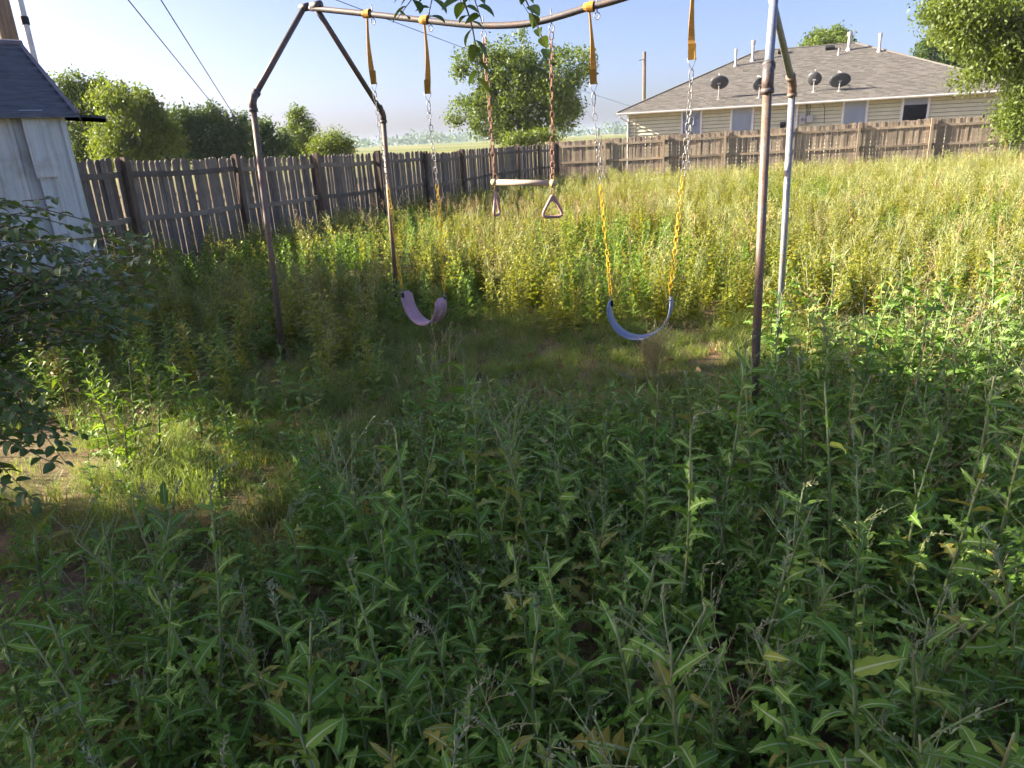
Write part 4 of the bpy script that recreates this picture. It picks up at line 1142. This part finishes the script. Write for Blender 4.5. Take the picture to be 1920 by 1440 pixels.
def field_weed(seed, h, style):
    r = random.Random(seed); mb = MB()       # mats: 0 leaf 1 stem 2 seed
    for s_ in range(r.choice((1, 2, 2, 3))):
        hh = h * r.uniform(.75, 1); lx, ly = r.uniform(-.2, .2)*hh, r.uniform(-.2, .2)*hh; ox, oy = r.uniform(-.04, .04), r.uniform(-.04, .04)
        def sp(f): return Vector((ox + lx*f*f, oy + ly*f*f, hh*f))
        mb.tube([sp(i/3) for i in range(4)], [.005, .004, .003, .0015], 3, 1, False)
        nl = {'spire': 34, 'seed': 24, 'dry': 6}[style]; az = r.uniform(0, 6)
        for k in range(nl):
            f = .08 + .88*k/nl if style != 'seed' else .05 + .72*k/nl
            az += 2.4; L = (.115 - .06*f)*r.uniform(.8, 1.3); W = L*(.17 if style == 'spire' else .14)
            d = Vector((math.cos(az), math.sin(az), r.uniform(.2, 1.0))).normalized(); s2 = d.cross(Vector((0, 0, 1))).normalized(); p = sp(f)
            t_ = p + d*L + Vector((0, 0, -L*.25))
            m0 = p + d*L*.5 + Vector((0, 0, .008))
            mb.add([p, m0 + s2*W, t_, m0 - s2*W], [(0,1,2,3)], 0)
        if style != 'spire':
            for k in range(8):
                f = .62 + .38*r.random(); p = sp(f); dd = Vector((r.uniform(-.8, .8), r.uniform(-.8, .8), 1)).normalized(); bl = r.uniform(.06, .15)
                mb.tube([p, p + dd*bl], [.0016, .001], 3, 1 if style == 'seed' else 2, False)
                for q in range(3):
                    b = p + dd*bl*r.uniform(.2, 1); e = Vector((r.uniform(-1, 1), r.uniform(-1, 1), r.uniform(-.2, 1))).normalized(); s2 = e.orthogonal().normalized()
                    l_ = r.uniform(.012, .024); w_ = .0055
                    mb.add([b, b + e*l_*.5 + s2*w_, b + e*l_, b + e*l_*.5 - s2*w_], [(0,1,2,3)], 2)
    return mb

def grass_tuft(seed, h, n, spread, lay=0.45):
    r = random.Random(seed); mb = MB()
    for k in range(n):
        a = r.uniform(0, 6.28); ro = spread*math.sqrt(r.random()); p = Vector((ro*math.cos(a), ro*math.sin(a), 0)); hh = h*r.uniform(.45, 1.1)
        d = Vector((r.uniform(-1, 1), r.uniform(-1, 1), 0)); d = d.normalized()*hh*lay*r.uniform(.3, 1.5); s2 = Vector((-d.y, d.x, 0)).normalized()*r.uniform(.0012, .0026)
        p1 = p + d*.3 + Vector((0, 0, hh*.6)); p2 = p + d + Vector((0, 0, hh*r.uniform(.7, 1)))
        mb.add([p - s2, p + s2, p1 + s2*.8, p1 - s2*.8, p2], [(0,1,2,3),(3,2,4)], 0)
    return mb

def dry_bush(seed, h, branches, rad0=.0032):
    """branching leafless seed stalk"""
    r = random.Random(seed); mb = MB()
    def br(p, d, L, rad, lev):
        e = p + d*L; m_ = p.lerp(e, .5) + Vector((r.uniform(-1, 1), r.uniform(-1, 1), 0))*L*.06
        mb.tube([p, m_, e], [rad, rad*.8, rad*.55], 4, 0, False)
        if lev == 0:
            for q in range(5): spindle(mb, p.lerp(e, r.uniform(.3, 1)), d + Vector((r.uniform(-1, 1), r.uniform(-1, 1), r.uniform(-.5, 1)))*.9, r.uniform(.012, .024), .003, 1)
            return
        for q in range(r.choice((3, 4))):
            dd = (d + Vector((r.uniform(-1, 1), r.uniform(-1, 1), r.uniform(-.1, .7)))*.75).normalized()
            br(p.lerp(e, r.uniform(.35, 1)), dd, L*r.uniform(.45, .7), rad*.6, lev - 1)
    for k in range(branches):
        d = Vector((r.uniform(-.3, .3), r.uniform(-.3, .3), 1)).normalized(); br(Vector((r.uniform(-.03, .03), r.uniform(-.03, .03), 0)), d, h*.5*r.uniform(.8, 1.1), rad0, 2)
    return mb

def proto_collection(name, meshes):
    c = bpy.data.collections.new(name)
    for k, me in enumerate(meshes):
        o = bpy.data.objects.new('%s_%02d' % (name, k), me); c.objects.link(o)
    return c
def scatter(name, pts, rz, scl, idx, coll, tilt=None):
    N = len(pts); me = bpy.data.meshes.new(name)
    me.vertices.add(N); me.vertices.foreach_set('co', np.asarray(pts, np.float32).ravel())
    rot = np.zeros((N, 3), np.float32); rot[:, 2] = rz
    if tilt is not None: rot[:, :2] = tilt
    a = me.attributes.new('rot', 'FLOAT_VECTOR', 'POINT'); a.data.foreach_set('vector', rot.ravel())
    a = me.attributes.new('scl', 'FLOAT', 'POINT'); a.data.foreach_set('value', np.asarray(scl, np.float32))
    a = me.attributes.new('idx', 'INT', 'POINT'); a.data.foreach_set('value', np.asarray(idx, np.int32))
    me.update()
    o = link(name, me)
    ng = bpy.data.node_groups.new(name, 'GeometryNodeTree')
    ng.interface.new_socket('Geometry', in_out='INPUT', socket_type='NodeSocketGeometry'); ng.interface.new_socket('Geometry', in_out='OUTPUT', socket_type='NodeSocketGeometry')
    gi, go = ng.nodes.new('NodeGroupInput'), ng.nodes.new('NodeGroupOutput')
    ip = ng.nodes.new('GeometryNodeInstanceOnPoints'); ci = ng.nodes.new('GeometryNodeCollectionInfo')
    ci.inputs['Collection'].default_value = coll; ci.inputs['Separate Children'].default_value = True; ci.inputs['Reset Children'].default_value = True
    def na(nm, dt):
        n_ = ng.nodes.new('GeometryNodeInputNamedAttribute'); n_.data_type = dt; n_.inputs['Name'].default_value = nm; return n_.outputs['Attribute']
    ng.links.new(gi.outputs[0], ip.inputs['Points']); ng.links.new(ci.outputs[0], ip.inputs['Instance']); ip.inputs['Pick Instance'].default_value = True
    ng.links.new(na('idx', 'INT'), ip.inputs['Instance Index'])
    e2r = ng.nodes.new('FunctionNodeEulerToRotation'); ng.links.new(na('rot', 'FLOAT_VECTOR'), e2r.inputs[0]); ng.links.new(e2r.outputs[0], ip.inputs['Rotation'])
    ng.links.new(na('scl', 'FLOAT'), ip.inputs['Scale']); ng.links.new(ip.outputs[0], go.inputs[0])
    o.modifiers.new('scatter', 'NODES').node_group = ng
    return o

# ------------------------------------------------------------------ where plants grow (plan, metres)
LFD = Vector((math.cos(LFA), math.sin(LFA))); LFN = Vector((LFD.y, -LFD.x))    # to the right of the left fence
RFD = Vector((math.cos(RFA), math.sin(RFA))); RFN = Vector((RFD.y, -RFD.x))
def in_yard(x, y):
    a = (x - LF0[0]) * LFN.x + (y - LF0[1]) * LFN.y; b = (x - RF0[0]) * RFN.x + (y - RF0[1]) * RFN.y
    return a > 0.15 and b > 0.2
def in_view(x, y, m=0.6):
    return y > 0.9 and -0.80*y - m < x < 0.80*y + m
def pix(x, y, z):
    v = Vector((x, y, z - CAM_H)); d = v.dot(FW)
    return 960 + FOC * v.dot(EX) / d, 720 + FOC * v.dot(EY) / d
def smooth(a, b, x):
    t_ = max(0, min(1, (x - a) / (b - a))); return t_*t_*(3 - 2*t_)
def lettuce_density(x, y, h=None):
    """0..1; thick across the foreground and right, bare by the path and under the swings"""
    if h is None: h = 0.40 + 0.10 * min(3.0, y - 1.0)
    px, py = pix(x, y, 0.0); tx, ty = pix(x, y, h)
    d = smooth(40, 300, px + (py - 1000) * 0.3)                   # dirt at the left
    if px < 560: d *= 0.06 if ty < 1010 else (0.45 if ty < 1120 else 0.8)
    elif px < 760: d *= 0.08 if ty < 800 else 0.75
    elif px < 1270: d *= 0.04 if ty < 715 else (0.6 if ty < 760 else 1.0)
    d *= smooth(5.4, 4.2, y)
    return d
def poisson(n_try, dmin_fn, dens, lo, hi, seed):
    r = random.Random(seed); cell = {}; out = []
    for k in range(n_try):
        x, y = r.uniform(lo[0], hi[0]), r.uniform(lo[1], hi[1])
        if not in_view(x, y) or r.random() > dens(x, y): continue
        dm = dmin_fn(y); ci, cj = int(x / .4), int(y / .4); ok = True
        for i in (-1, 0, 1):
            for j in (-1, 0, 1):
                for (a, b) in cell.get((ci+i, cj+j), ()):
                    if (a-x)**2 + (b-y)**2 < dm*dm: ok = False
        if ok: cell.setdefault((ci, cj), []).append((x, y)); out.append((x, y))
    return out

# foreground prickly weeds: 300 individuals, nearest with single leaves
spots = poisson(16000, lambda y: 0.14 + 0.012*y, lettuce_density, (-3, 1.0), (5.2, 6.6), 3)
spots.sort(key=lambda p: p[1])
GW = 'prickly weeds crowding the shaded foreground'
LW = 'leafy prickly weed with lobed pale-ribbed leaves among the shaded foreground weeds'
plans = [lettuce_plan(300 + k, (0.50 + 0.03*(k % 4)) if k < 8 else (0.78 + 0.05*(k % 4)), 14 + k % 4 if k < 8 else 18 + k % 5, ('buds', 'none', 'panicle', 'none', 'buds', 'none', 'none')[k % 7]) for k in range(16)]
trip = [joined(p) for p in plans]
rr = random.Random(12)
def plant_height(y):
    return (0.44 + 0.13 * min(3.0, y - 1.0)) * rr.uniform(.62, 1.45) if y < 3.2 else rr.uniform(.5, .86)
def fit_height(x, y, h):
    """keep the trodden clearing and the path open"""
    px, py = pix(x, y, 0)
    lim = 960 if px < 560 else (780 if px < 760 else (708 if px < 1250 else (690 if px < 1400 else (650 if px < 1500 and y < 5.0 else 0))))
    while h > .2 and pix(x, y, h)[1] < lim: h -= .04
    return h
rest = []
n_ind = 0
for (x, y) in spots:
    h = fit_height(x, y, plant_height(y))
    if h < .28: continue
    k = rr.randrange(8) + (8 if h > .6 else 0); s_ = h / (0.85 if h > .6 else .545)
    if n_ind < 300:
        e = empty('prickly_weed', (x, y, ground_h(x, y) - 0.01), rr.uniform(0, 6.28), s_)
        e.rotation_euler.x, e.rotation_euler.y = rr.gauss(0, .13), rr.gauss(0, .13)
        hk = ('with a nodding bud tip', 'without any flower head', 'with a branching seed head', 'without any flower head', 'with a nodding bud tip', 'without any flower head', 'without any flower head')[k % 7]
        row = 'bottom edge of the picture' if y < 1.75 else ('middle of the foreground' if y < 2.8 else 'back of the shaded patch')
        tx = pix(x, y, h)[0]; colm = 'left third' if tx < 640 else ('centre' if tx < 1280 else 'right third')
        tag(e, '%s lobed-leaf weed %s, %s, %s' % ('tall' if h > .6 else 'short', hk, row, colm), 'weed', '%s prickly weeds %s, %s, %s' % ('tall' if h > .6 else 'short', hk, row, colm))
        if n_ind < 46:
            st, leaves, hd = plans[k]
            link('stem', trip[k][0], e)
            for kind, tone, m_ in leaves:
                o = link('leaf', LEAFM[kind][tone], e); o.matrix_local = m_
            if trip[k][2]: link('flower_head', trip[k][2], e)['kind'] = 'stuff'
        else:
            link('stem', trip[k][0], e); link('foliage', trip[k][1], e)['kind'] = 'stuff'
            if trip[k][2]: link('flower_head', trip[k][2], e)['kind'] = 'stuff'
        n_ind += 1
    else: rest.append((x, y, h))
print('lettuce individuals', n_ind, 'rest', len(rest))
# undergrowth: the rest and smaller ones between
c_let = proto_collection('undergrowth', [single(p) for p in plans] + [field_weed(580 + k, .55, 'spire').mesh('weed', [M['lettuce'], M['stem'], M['seed']]) for k in range(3)])
pts, sc_, ix, rz = [], [], [], []
for x, y, h in rest: pts.append((x, y, ground_h(x, y))); sc_.append(h / (.85 if h > .6 else .545)); ix.append(rr.randrange(8) + (8 if h > .6 else 0)); rz.append(rr.uniform(0, 6.28))
for (x, y) in poisson(26000, lambda y: 0.075 + 0.018*y, lambda a, b: lettuce_density(a, b, .25)*.95 + .015, (-3.2, 0.9), (5.6, 7.5), 8):
    us = min(rr.uniform(.45, .85), fit_height(x, y, .5) / .545)
    if us < .40 and rr.random() < .9: continue
    pts.append((x, y, ground_h(x, y))); sc_.append(us); ix.append(rr.randrange(8) if rr.random() < .75 else 16 + rr.randrange(3)); rz.append(rr.uniform(0, 6.28))
for (x, y) in poisson(5000, lambda y: .16, lambda a, b: 1.0, (-3.0, 3.0), (2.4, 7.6), 18):
    px, py = pix(x, y, 0)
    if px > 1300 or py > 1010 or px < 150 or rr.random() > .55 + .9*mnoise.noise((x*1.3, y*1.3, 8)): continue
    pts.append((x, y, ground_h(x, y) - .02)); sc_.append(rr.uniform(.32, .8) if 330 < px < 800 and 700 < py < 980 and rr.random() < .7 else rr.uniform(.14, .36)*(1.4 if px < 600 else 1)); ix.append(rr.randrange(8)); rz.append(rr.uniform(0, 6.28))
tag(scatter('weed_undergrowth', pts, rz, sc_, ix, c_let), 'low leafy undergrowth between the foreground weeds', 'undergrowth', kind='stuff')

# field weeds
FM = [M['field_green'], M['stem'], M['seed']]; FB = [M['bright_green'], M['stem'], M['bright_green']]; FDm = [M['dry'], M['dry'], M['dry']]
fp = [field_weed(500 + k, .72, 'seed').mesh('weed', FM) for k in range(6)] + [field_weed(520 + k, .62, 'spire').mesh('weed', FB) for k in range(3)] + [field_weed(540 + k, .6, 'spire').mesh('weed', FM) for k in range(3)] + [field_weed(560 + k, .75, 'dry').mesh('weed', FDm) for k in range(2)]
c_field = proto_collection('field_weeds', fp)
pts, sc_, ix, rz = [], [], [], []
rf_ = random.Random(31)
def field_height(x, y, h):
    """the swing seats and the frame's legs stay clear of the weeds in front of them"""
    px = pix(x, y, 0)[0]
    lim = 610 if 1405 < px < 1500 and y < 5.4 else (700 if 465 < px < 590 and y < 5.9 else (640 if 715 < px < 870 and y < 6.6 else (650 if 1110 < px < 1290 and y < 5.7 else 0)))
    while h > .1 and pix(x, y, h)[1] < lim: h -= .04
    return h
def field_density(x, y):
    if not in_yard(x, y): return 0
    px, py = pix(x, y, 0)
    d = smooth(6.0, 7.3, y + 0.25*x)
    if px < 760: d = max(d, smooth(5.3, 6.0, y) * .8)
    if px < 640: d = max(d, smooth(4.3, 4.8, y) * .85)
    elif px < 850: d = max(d, smooth(4.2, 4.8, y) * .8)
    return d
for y0 in np.arange(3.4, 36, 0.5):
    dens = 24 if y0 < 12 else (19 if y0 < 20 else 15)
    w = 0.82*y0 + 1.5
    for k in range(int(dens * 0.5 * 2 * w)):
        x, y = rf_.uniform(-w, w), y0 + rf_.random()*.5
        if rf_.random() > field_density(x, y): continue
        clump = mnoise.noise((x*.35, y*.35, 5)); c2 = mnoise.noise((x*.9, y*.9, 9))
        dry_patch = math.exp(-(((x - 0.9)/2.2)**2 + ((y - 15.5)/2.6)**2))
        u = rf_.random(); near_left = x < -0.1*y + 0.5
        if u < .035 + .5*dry_patch: k_ = 12 + rf_.randrange(2)
        elif clump + c2*.6 + (.28 if near_left else -.12) > .22: k_ = 6 + rf_.randrange(3) if rf_.random() < .8 else 9 + rf_.randrange(3)
        else: k_ = rf_.randrange(6) if rf_.random() < .55 else 9 + rf_.randrange(3)
        s_ = rf_.uniform(.7, 1.15) * (1 - .45*dry_patch) * (1.0 + .25*clump)
        s_ = field_height(x, y, .74*s_) / .74
        if s_ < .2: continue
        pts.append((x, y, ground_h(x, y))); sc_.append(s_); ix.append(k_); rz.append(rf_.uniform(0, 6.28))
print('field weeds', len(pts))
tl_ = np.random.default_rng(4).normal(0, .09, (len(pts), 2))
tag(scatter('field_weeds', pts, rz, sc_, ix, c_field, tl_), 'tall sunlit weeds filling the yard up to the fences', 'weeds', kind='stuff')

# grass
gmesh = [grass_tuft(600 + k, .13 + .025*k, 54, .10, .5 + .3*k).mesh('tuft', [M['grass']]) for k in range(4)] + [grass_tuft(620 + k, .15, 36, .08).mesh('tuft', [M['straw']]) for k in range(2)]
c_grass = proto_collection('grass', gmesh)
pts, sc_, ix, rz = [], [], [], []
for y0 in np.arange(1.0, 9.5, 0.25):
    w = .82*y0 + .8
    for k in range(int(125 * .25 * 2 * w)):
        x, y = rf_.uniform(-w, w), y0 + rf_.random()*.25
        px, py = pix(x, y, 0)
        d = .5 + .9*mnoise.noise((x*1.1, y*1.1, 2))
        if px < 260 and py > 1040: d *= .18
        if px < 230 and 820 < py < 1040: d *= .45
        if 160 < px < 700 and 760 < py < 1080: d = max(d, .85)
        if 560 < px < 1320 and 560 < py < 860: d = max(d, .95)
        if rf_.random() > d: continue
        s_ = rf_.uniform(.5, 1.1)
        if 820 < px < 1320 and py < 760: s_ *= .75
        if 160 < px < 640 and 780 < py < 1010: s_ *= rf_.uniform(.45, 1.2)
        pts.append((x, y, ground_h(x, y))); sc_.append(s_); ix.append(rf_.randrange(4) if rf_.random() < .84 else 4 + rf_.randrange(2)); rz.append(rf_.uniform(0, 6.28))
print('grass', len(pts))
tag(scatter('grass', pts, rz, sc_, ix, c_grass), 'short grass on the trodden ground under the swings', 'grass', kind='stuff')

# fallen leaves
V, F, tone = leaves_np(np.array([(rf_.uniform(-2.4, 3), rf_.uniform(1.2, 5.5), 0.02) for _ in range(240)]), None, .055, 1, (.05, .05, .004), 91, aspect=.6)
tag(link('fallen_leaves', np_mesh('fallen_leaves', V, F, [M['dead_leaf']], tone)), 'dead brown leaves lying on the soil', 'leaf litter', kind='stuff')

# ------------------------------------------------------------------ weeds that stand out
def special(px, py, D, mb, mats, label, name='dry_weed', extra=None):
    p = at(px, py, D); o = empty(name, (p.x, p.y, ground_h(p.x, p.y) - .01)); tag(o, label, 'weed')
    mb.obj('stalks', mats, o)
    return o
o = special(258, 830, 3.7, dry_bush(1, .78, 3), [M['dry'], M['dry']], 'dry brown branching weed standing at the left beside the sunlit grass')
o = special(832, 770, 4.25, dry_bush(5, .80, 3), [M['straw'], M['bud']], 'tall pale branching weed standing below the pink swing seat', 'branching_weed')
vs_ = lettuce_plan(901, .5, 12, 'none'); l2 = joined(vs_); link('stem', l2[0], o); link('foliage', l2[1], o)
o = special(1225, 720, 4.8, dry_bush(8, .56, 16), [M['straw'], M['straw']], 'tan dry weed clump under the blue swing seat')
o = special(860, 1440, 1.45, dry_bush(12, .62, 1), [M['straw'], M['bud']], 'sunlit straw-coloured flower stalk at the bottom edge, centre', 'flower_stalk')
o = special(470, 1330, 1.75, dry_bush(14, .60, 1), [M['straw'], M['bud']], 'pale leaning flower stalk at the bottom left', 'flower_stalk')
o = special(1310, 1400, 1.6, dry_bush(15, .62, 1), [M['straw'], M['bud']], 'pale flower stalk at the bottom edge, right of centre', 'flower_stalk')

# yellow-green weeds in the sunlit gap by the path
for i, (px, py, D, h, lab) in enumerate(((215, 880, 3.95, .50, 'leftmost yellow-green weed of the sunlit clump beside the dirt path'), (262, 885, 3.9, .62, 'tallest yellow-green weed in the sunlit clump beside the dirt path'),
                            (305, 880, 3.95, .52, 'yellow-green weed at the right of the sunlit clump beside the path'), (245, 905, 3.7, .34, 'low yellow-green weed at the front of the sunlit clump by the path'),
                            (385, 850, 4.15, .52, 'single yellow-green weed standing right of the sunlit clump'), (435, 860, 4.0, .32, 'short sunlit weed with a lobed leaf beside the dry grass'))):
    p = at(px, py, D); e = empty('sunlit_weed', (p.x, p.y, ground_h(p.x, p.y)), i*1.3); tag(e, lab, 'weed', 'sunlit weeds beside the path')
    st, lv, hd = lettuce_plan(950 + i, h, 17, 'none' if i % 2 else 'buds')
    mb = MB()
    for kind, tone, m_ in lv:
        vs, fs, mi = LEAFG[kind]; mb.add(vs, fs, mi, tone / 3.0, m_ @ Matrix.Scale(.8, 4))
    st.obj('stem', M['stem'], e, True); f_ = mb.obj('foliage', [M['bright_green'], M['rib']], e); f_['kind'] = 'stuff'
# pale seed stalks standing among the foreground weeds
sm = [dry_bush(1000 + k, .9, 1, .0028).mesh('stalks', [M['stem'], M['bud']]) for k in range(6)]
smd = [dry_bush(1010 + k, .9, 1, .0028).mesh('stalks', [M['dry'], M['dry']]) for k in range(3)]
rs_ = random.Random(77)
for i, (x, y) in enumerate(poisson(1800, lambda y: .21, lambda a, b: lettuce_density(a, b, .6)*.9, (-1.5, 1.3), (3.6, 5.0), 55)[:85]):
    h = fit_height(x, y, (0.5 + .13*min(3, y - 1))*rs_.uniform(.95, 1.3))
    if h < .35: continue
    e = empty('seed_stalk', (x, y, ground_h(x, y)), rs_.uniform(0, 6.28), h/.9); e.rotation_euler.x = rs_.uniform(-.25, .25); e.rotation_euler.y = rs_.uniform(-.25, .25)
    tx = pix(x, y, h)[0]; colm = 'left third' if tx < 640 else ('centre' if tx < 1280 else 'right third'); row = 'bottom edge' if y < 1.9 else ('middle of the foreground' if y < 2.9 else 'back of the shaded patch')
    hue = 'pale-green' if i % 4 else 'dead brown'
    tag(e, 'branching %s seed stalk rising over the weeds, %s, %s' % (hue, row, colm), 'weed', '%s seed stalks, %s, %s' % (hue, row, colm))
    link('stalks', rs_.choice(sm if i % 4 else smd), e)['kind'] = 'stuff'

# ------------------------------------------------------------------ leafy shrub at the left and overhanging branch
def ovate_mesh(seed, mat):
    r = random.Random(seed); n = 6; vs, fs = [], []
    a0, a1 = r.uniform(.0, .3), r.uniform(-.7, -.2); c = Vector((0, 0, 0)); 
    for i in range(n + 1):
        f = i / n; w = .30 * (math.sin(math.pi * f ** .75) ** .85 if 0 < f < 1 else 0.0) + (.0 if f > 0 else .01); a = a0 + (a1 - a0)*f
        up = Vector((0, -math.sin(a), math.cos(a)))
        vs += [c + Vector((-w, 0, 0)) + up*w*.3, c.copy(), c + Vector((w, 0, 0)) + up*w*.3]
        c = c + Vector((0, math.cos(a), math.sin(a))) / n
    for i in range(n): a = i*3; fs += [(a, a+1, a+4, a+3), (a+1, a+2, a+5, a+4)]
    return MB().add(vs, fs, 0, rnd=r.random()).mesh('leaf', [mat])
OV = [ovate_mesh(700 + k, M['shrub']) for k in range(8)]
def leafy_twig(parent, base, pts, n, L, r, single_budget, bulk):
    """leaves alternate along a twig; first as own objects, else into the bulk list"""
    cv = curve(pts, 5); ln = len(cv) - 1
    for k in range(n):
        f = (.12 + .88*(k + r.random()*.5)/n)*ln; i = min(int(f), ln - 1); p = cv[i].lerp(cv[i+1], f - i); d = (cv[i+1] - cv[i]).normalized()
        side = d.cross(Vector((0, 0, 1))); side = side.normalized() if side.length > .05 else Vector((1, 0, 0))
        dd = (side*(1 if k % 2 else -1) + d*r.uniform(.2, .9) + Vector((0, 0, r.uniform(-.7, .15)))).normalized()
        q = dd.to_track_quat('Y', 'Z').to_matrix().to_4x4() @ Matrix.Rotation(r.uniform(-.7, .7), 4, 'Y')
        m_ = Matrix.Translation(p - base) @ q @ Matrix.Scale(L*r.uniform(.65, 1.2), 4)
        if single_budget[0] > 0:
            o = link('leaf', r.choice(OV), parent); o.matrix_local = m_; single_budget[0] -= 1
        else: bulk.append(m_)
    return cv
def bulk_leaves(parent, bulk, r):
    if not bulk: return
    mb = MB()
    for m_ in bulk:
        me = r.choice(OV); mb.add([v.co for v in me.vertices], [tuple(p.vertices) for p in me.polygons], 0, r.random(), m_)
    o = mb.obj('foliage', M['shrub'], parent); o['kind'] = 'stuff'
def left_shrub():
    r = random.Random(44); base = Vector((-2.75, 2.75, 0)); root = empty('leafy_shrub', base)
    tag(root, 'dark leafy shrub with pointed oval leaves filling the left edge', 'shrub')
    budget = [300]; bulk = []
    tw = MB()
    tips = []
    for k in range(16):      # front twigs first, hanging over the path
        tips.append((r.uniform(10, 150), r.uniform(720, 960), r.uniform(2.0, 2.4)))
    for k in range(95):
        tx = r.uniform(-120, 310) if k % 3 else r.uniform(100, 300)
        tips.append((tx, r.uniform(420, 850) if tx < 170 else r.uniform(430, 640), r.uniform(2.3, 3.2)))
    for k in range(24):
        tips.append((r.uniform(-60, 120), r.uniform(370, 480), r.uniform(2.5, 3.0)))
    for (px, py, D) in tips:
        e = at(px, py, D); s0 = Vector((base.x + r.uniform(-.25, .3), base.y + r.uniform(-.5, .3), r.uniform(.2, 1.2)))
        m_ = s0.lerp(e, .55) + Vector((0, 0, r.uniform(.12, .4)))
        cv = leafy_twig(root, base, [s0, m_, e], r.randint(30, 44), .047, r, budget, bulk)
        tw.tube([c - base for c in cv], [.005 - .0038*i/(len(cv)-1) for i in range(len(cv))], 5)
    tw.obj('branches', M['bark'], root, True)
    for k in range(5):
        MB().tube([(r.uniform(-.1, .1), r.uniform(-.1, .1), -.1), (r.uniform(-.25, .25), r.uniform(-.3, .2), .7), (r.uniform(-.4, .4), r.uniform(-.5, .3), 1.35)], [.022, .016, .008], 6).obj('stem', M['bark'], root, True)
    bulk_leaves(root, bulk, r)
left_shrub()
def overhang():
    r = random.Random(46); base = Vector((-2.3, -1.4, 0)); root = empty('tree', base)
    tag(root, 'near tree whose leafy twigs hang into the top of the picture', 'tree')
    MB().tube([(0, 0, -.1), (.05, .1, 1.5), (.2, .3, 2.9)], [.13, .11, .08], 10).obj('trunk', M['bark'], root, True)
    limb_e = at(840, -130, 2.3)
    cv = curve([Vector((-2.1, -1.1, 2.9)), Vector((-1.2, .6, 3.25)), limb_e], 6)
    MB().tube([c - base for c in cv], [.05 - .04*i/(len(cv)-1) for i in range(len(cv))], 7).obj('limb', M['bark'], root, True)
    budget = [200]; bulk = []; tw = MB()
    for s_, e, n in (((840, -130), (745, 35), 11), ((850, -130), (800, 45), 9), ((850, -130), (865, 12), 8), ((840, -130), (905, 45), 8), ((845, -60), (900, 175), 12), ((850, -100), (760, -5), 6), ((900, -120), (1038, 128), 9), ((840, -130), (700, -30), 6)):
        a, b = at(*s_, 2.3), at(*e, 2.1 if e[1] < 100 else 2.4); m_ = a.lerp(b, .5) + Vector((r.uniform(-.03, .03), .05, .02))
        c2 = leafy_twig(root, base, [a, m_, b], n + 2, .056, r, budget, bulk)
        tw.tube([c - base for c in c2], [.0035 - .0025*i/(len(c2)-1) for i in range(len(c2))], 4)
    tw.obj('twigs', M['bark'], root, True)
    g = np.random.default_rng(8); cen = np.array([(-2.1, -1.3, 3.5)]) + g.normal(0, 1, (110, 3)) * np.array([.45, .35, .3])
    V, F, tone = leaves_np(cen, None, .085, 26, .14, 9, .4, .55); link('crown', np_mesh('crown', V - np.array(base), F, [M['shrub']], tone), root)
overhang()

# ------------------------------------------------------------------ haze
hz = bpy.data.materials.new('haze_air'); hz.use_nodes = True
hz.node_tree.nodes.remove(hz.node_tree.nodes['Principled BSDF'])
pv = hz.node_tree.nodes.new('ShaderNodeVolumePrincipled')
pv.inputs['Color'].default_value = (0.66, 0.80, 1.0, 1); pv.inputs['Density'].default_value = 0.00028; pv.inputs['Anisotropy'].default_value = 0.0
hz.node_tree.links.new(pv.outputs[0], hz.node_tree.nodes['Material Output'].inputs['Volume'])
ho = MB().box((-3600, -70, -2.0), (3600, 5100, 16.0)).obj('haze', hz)
tag(ho, 'thin morning haze over the fields', 'haze', kind='stuff')
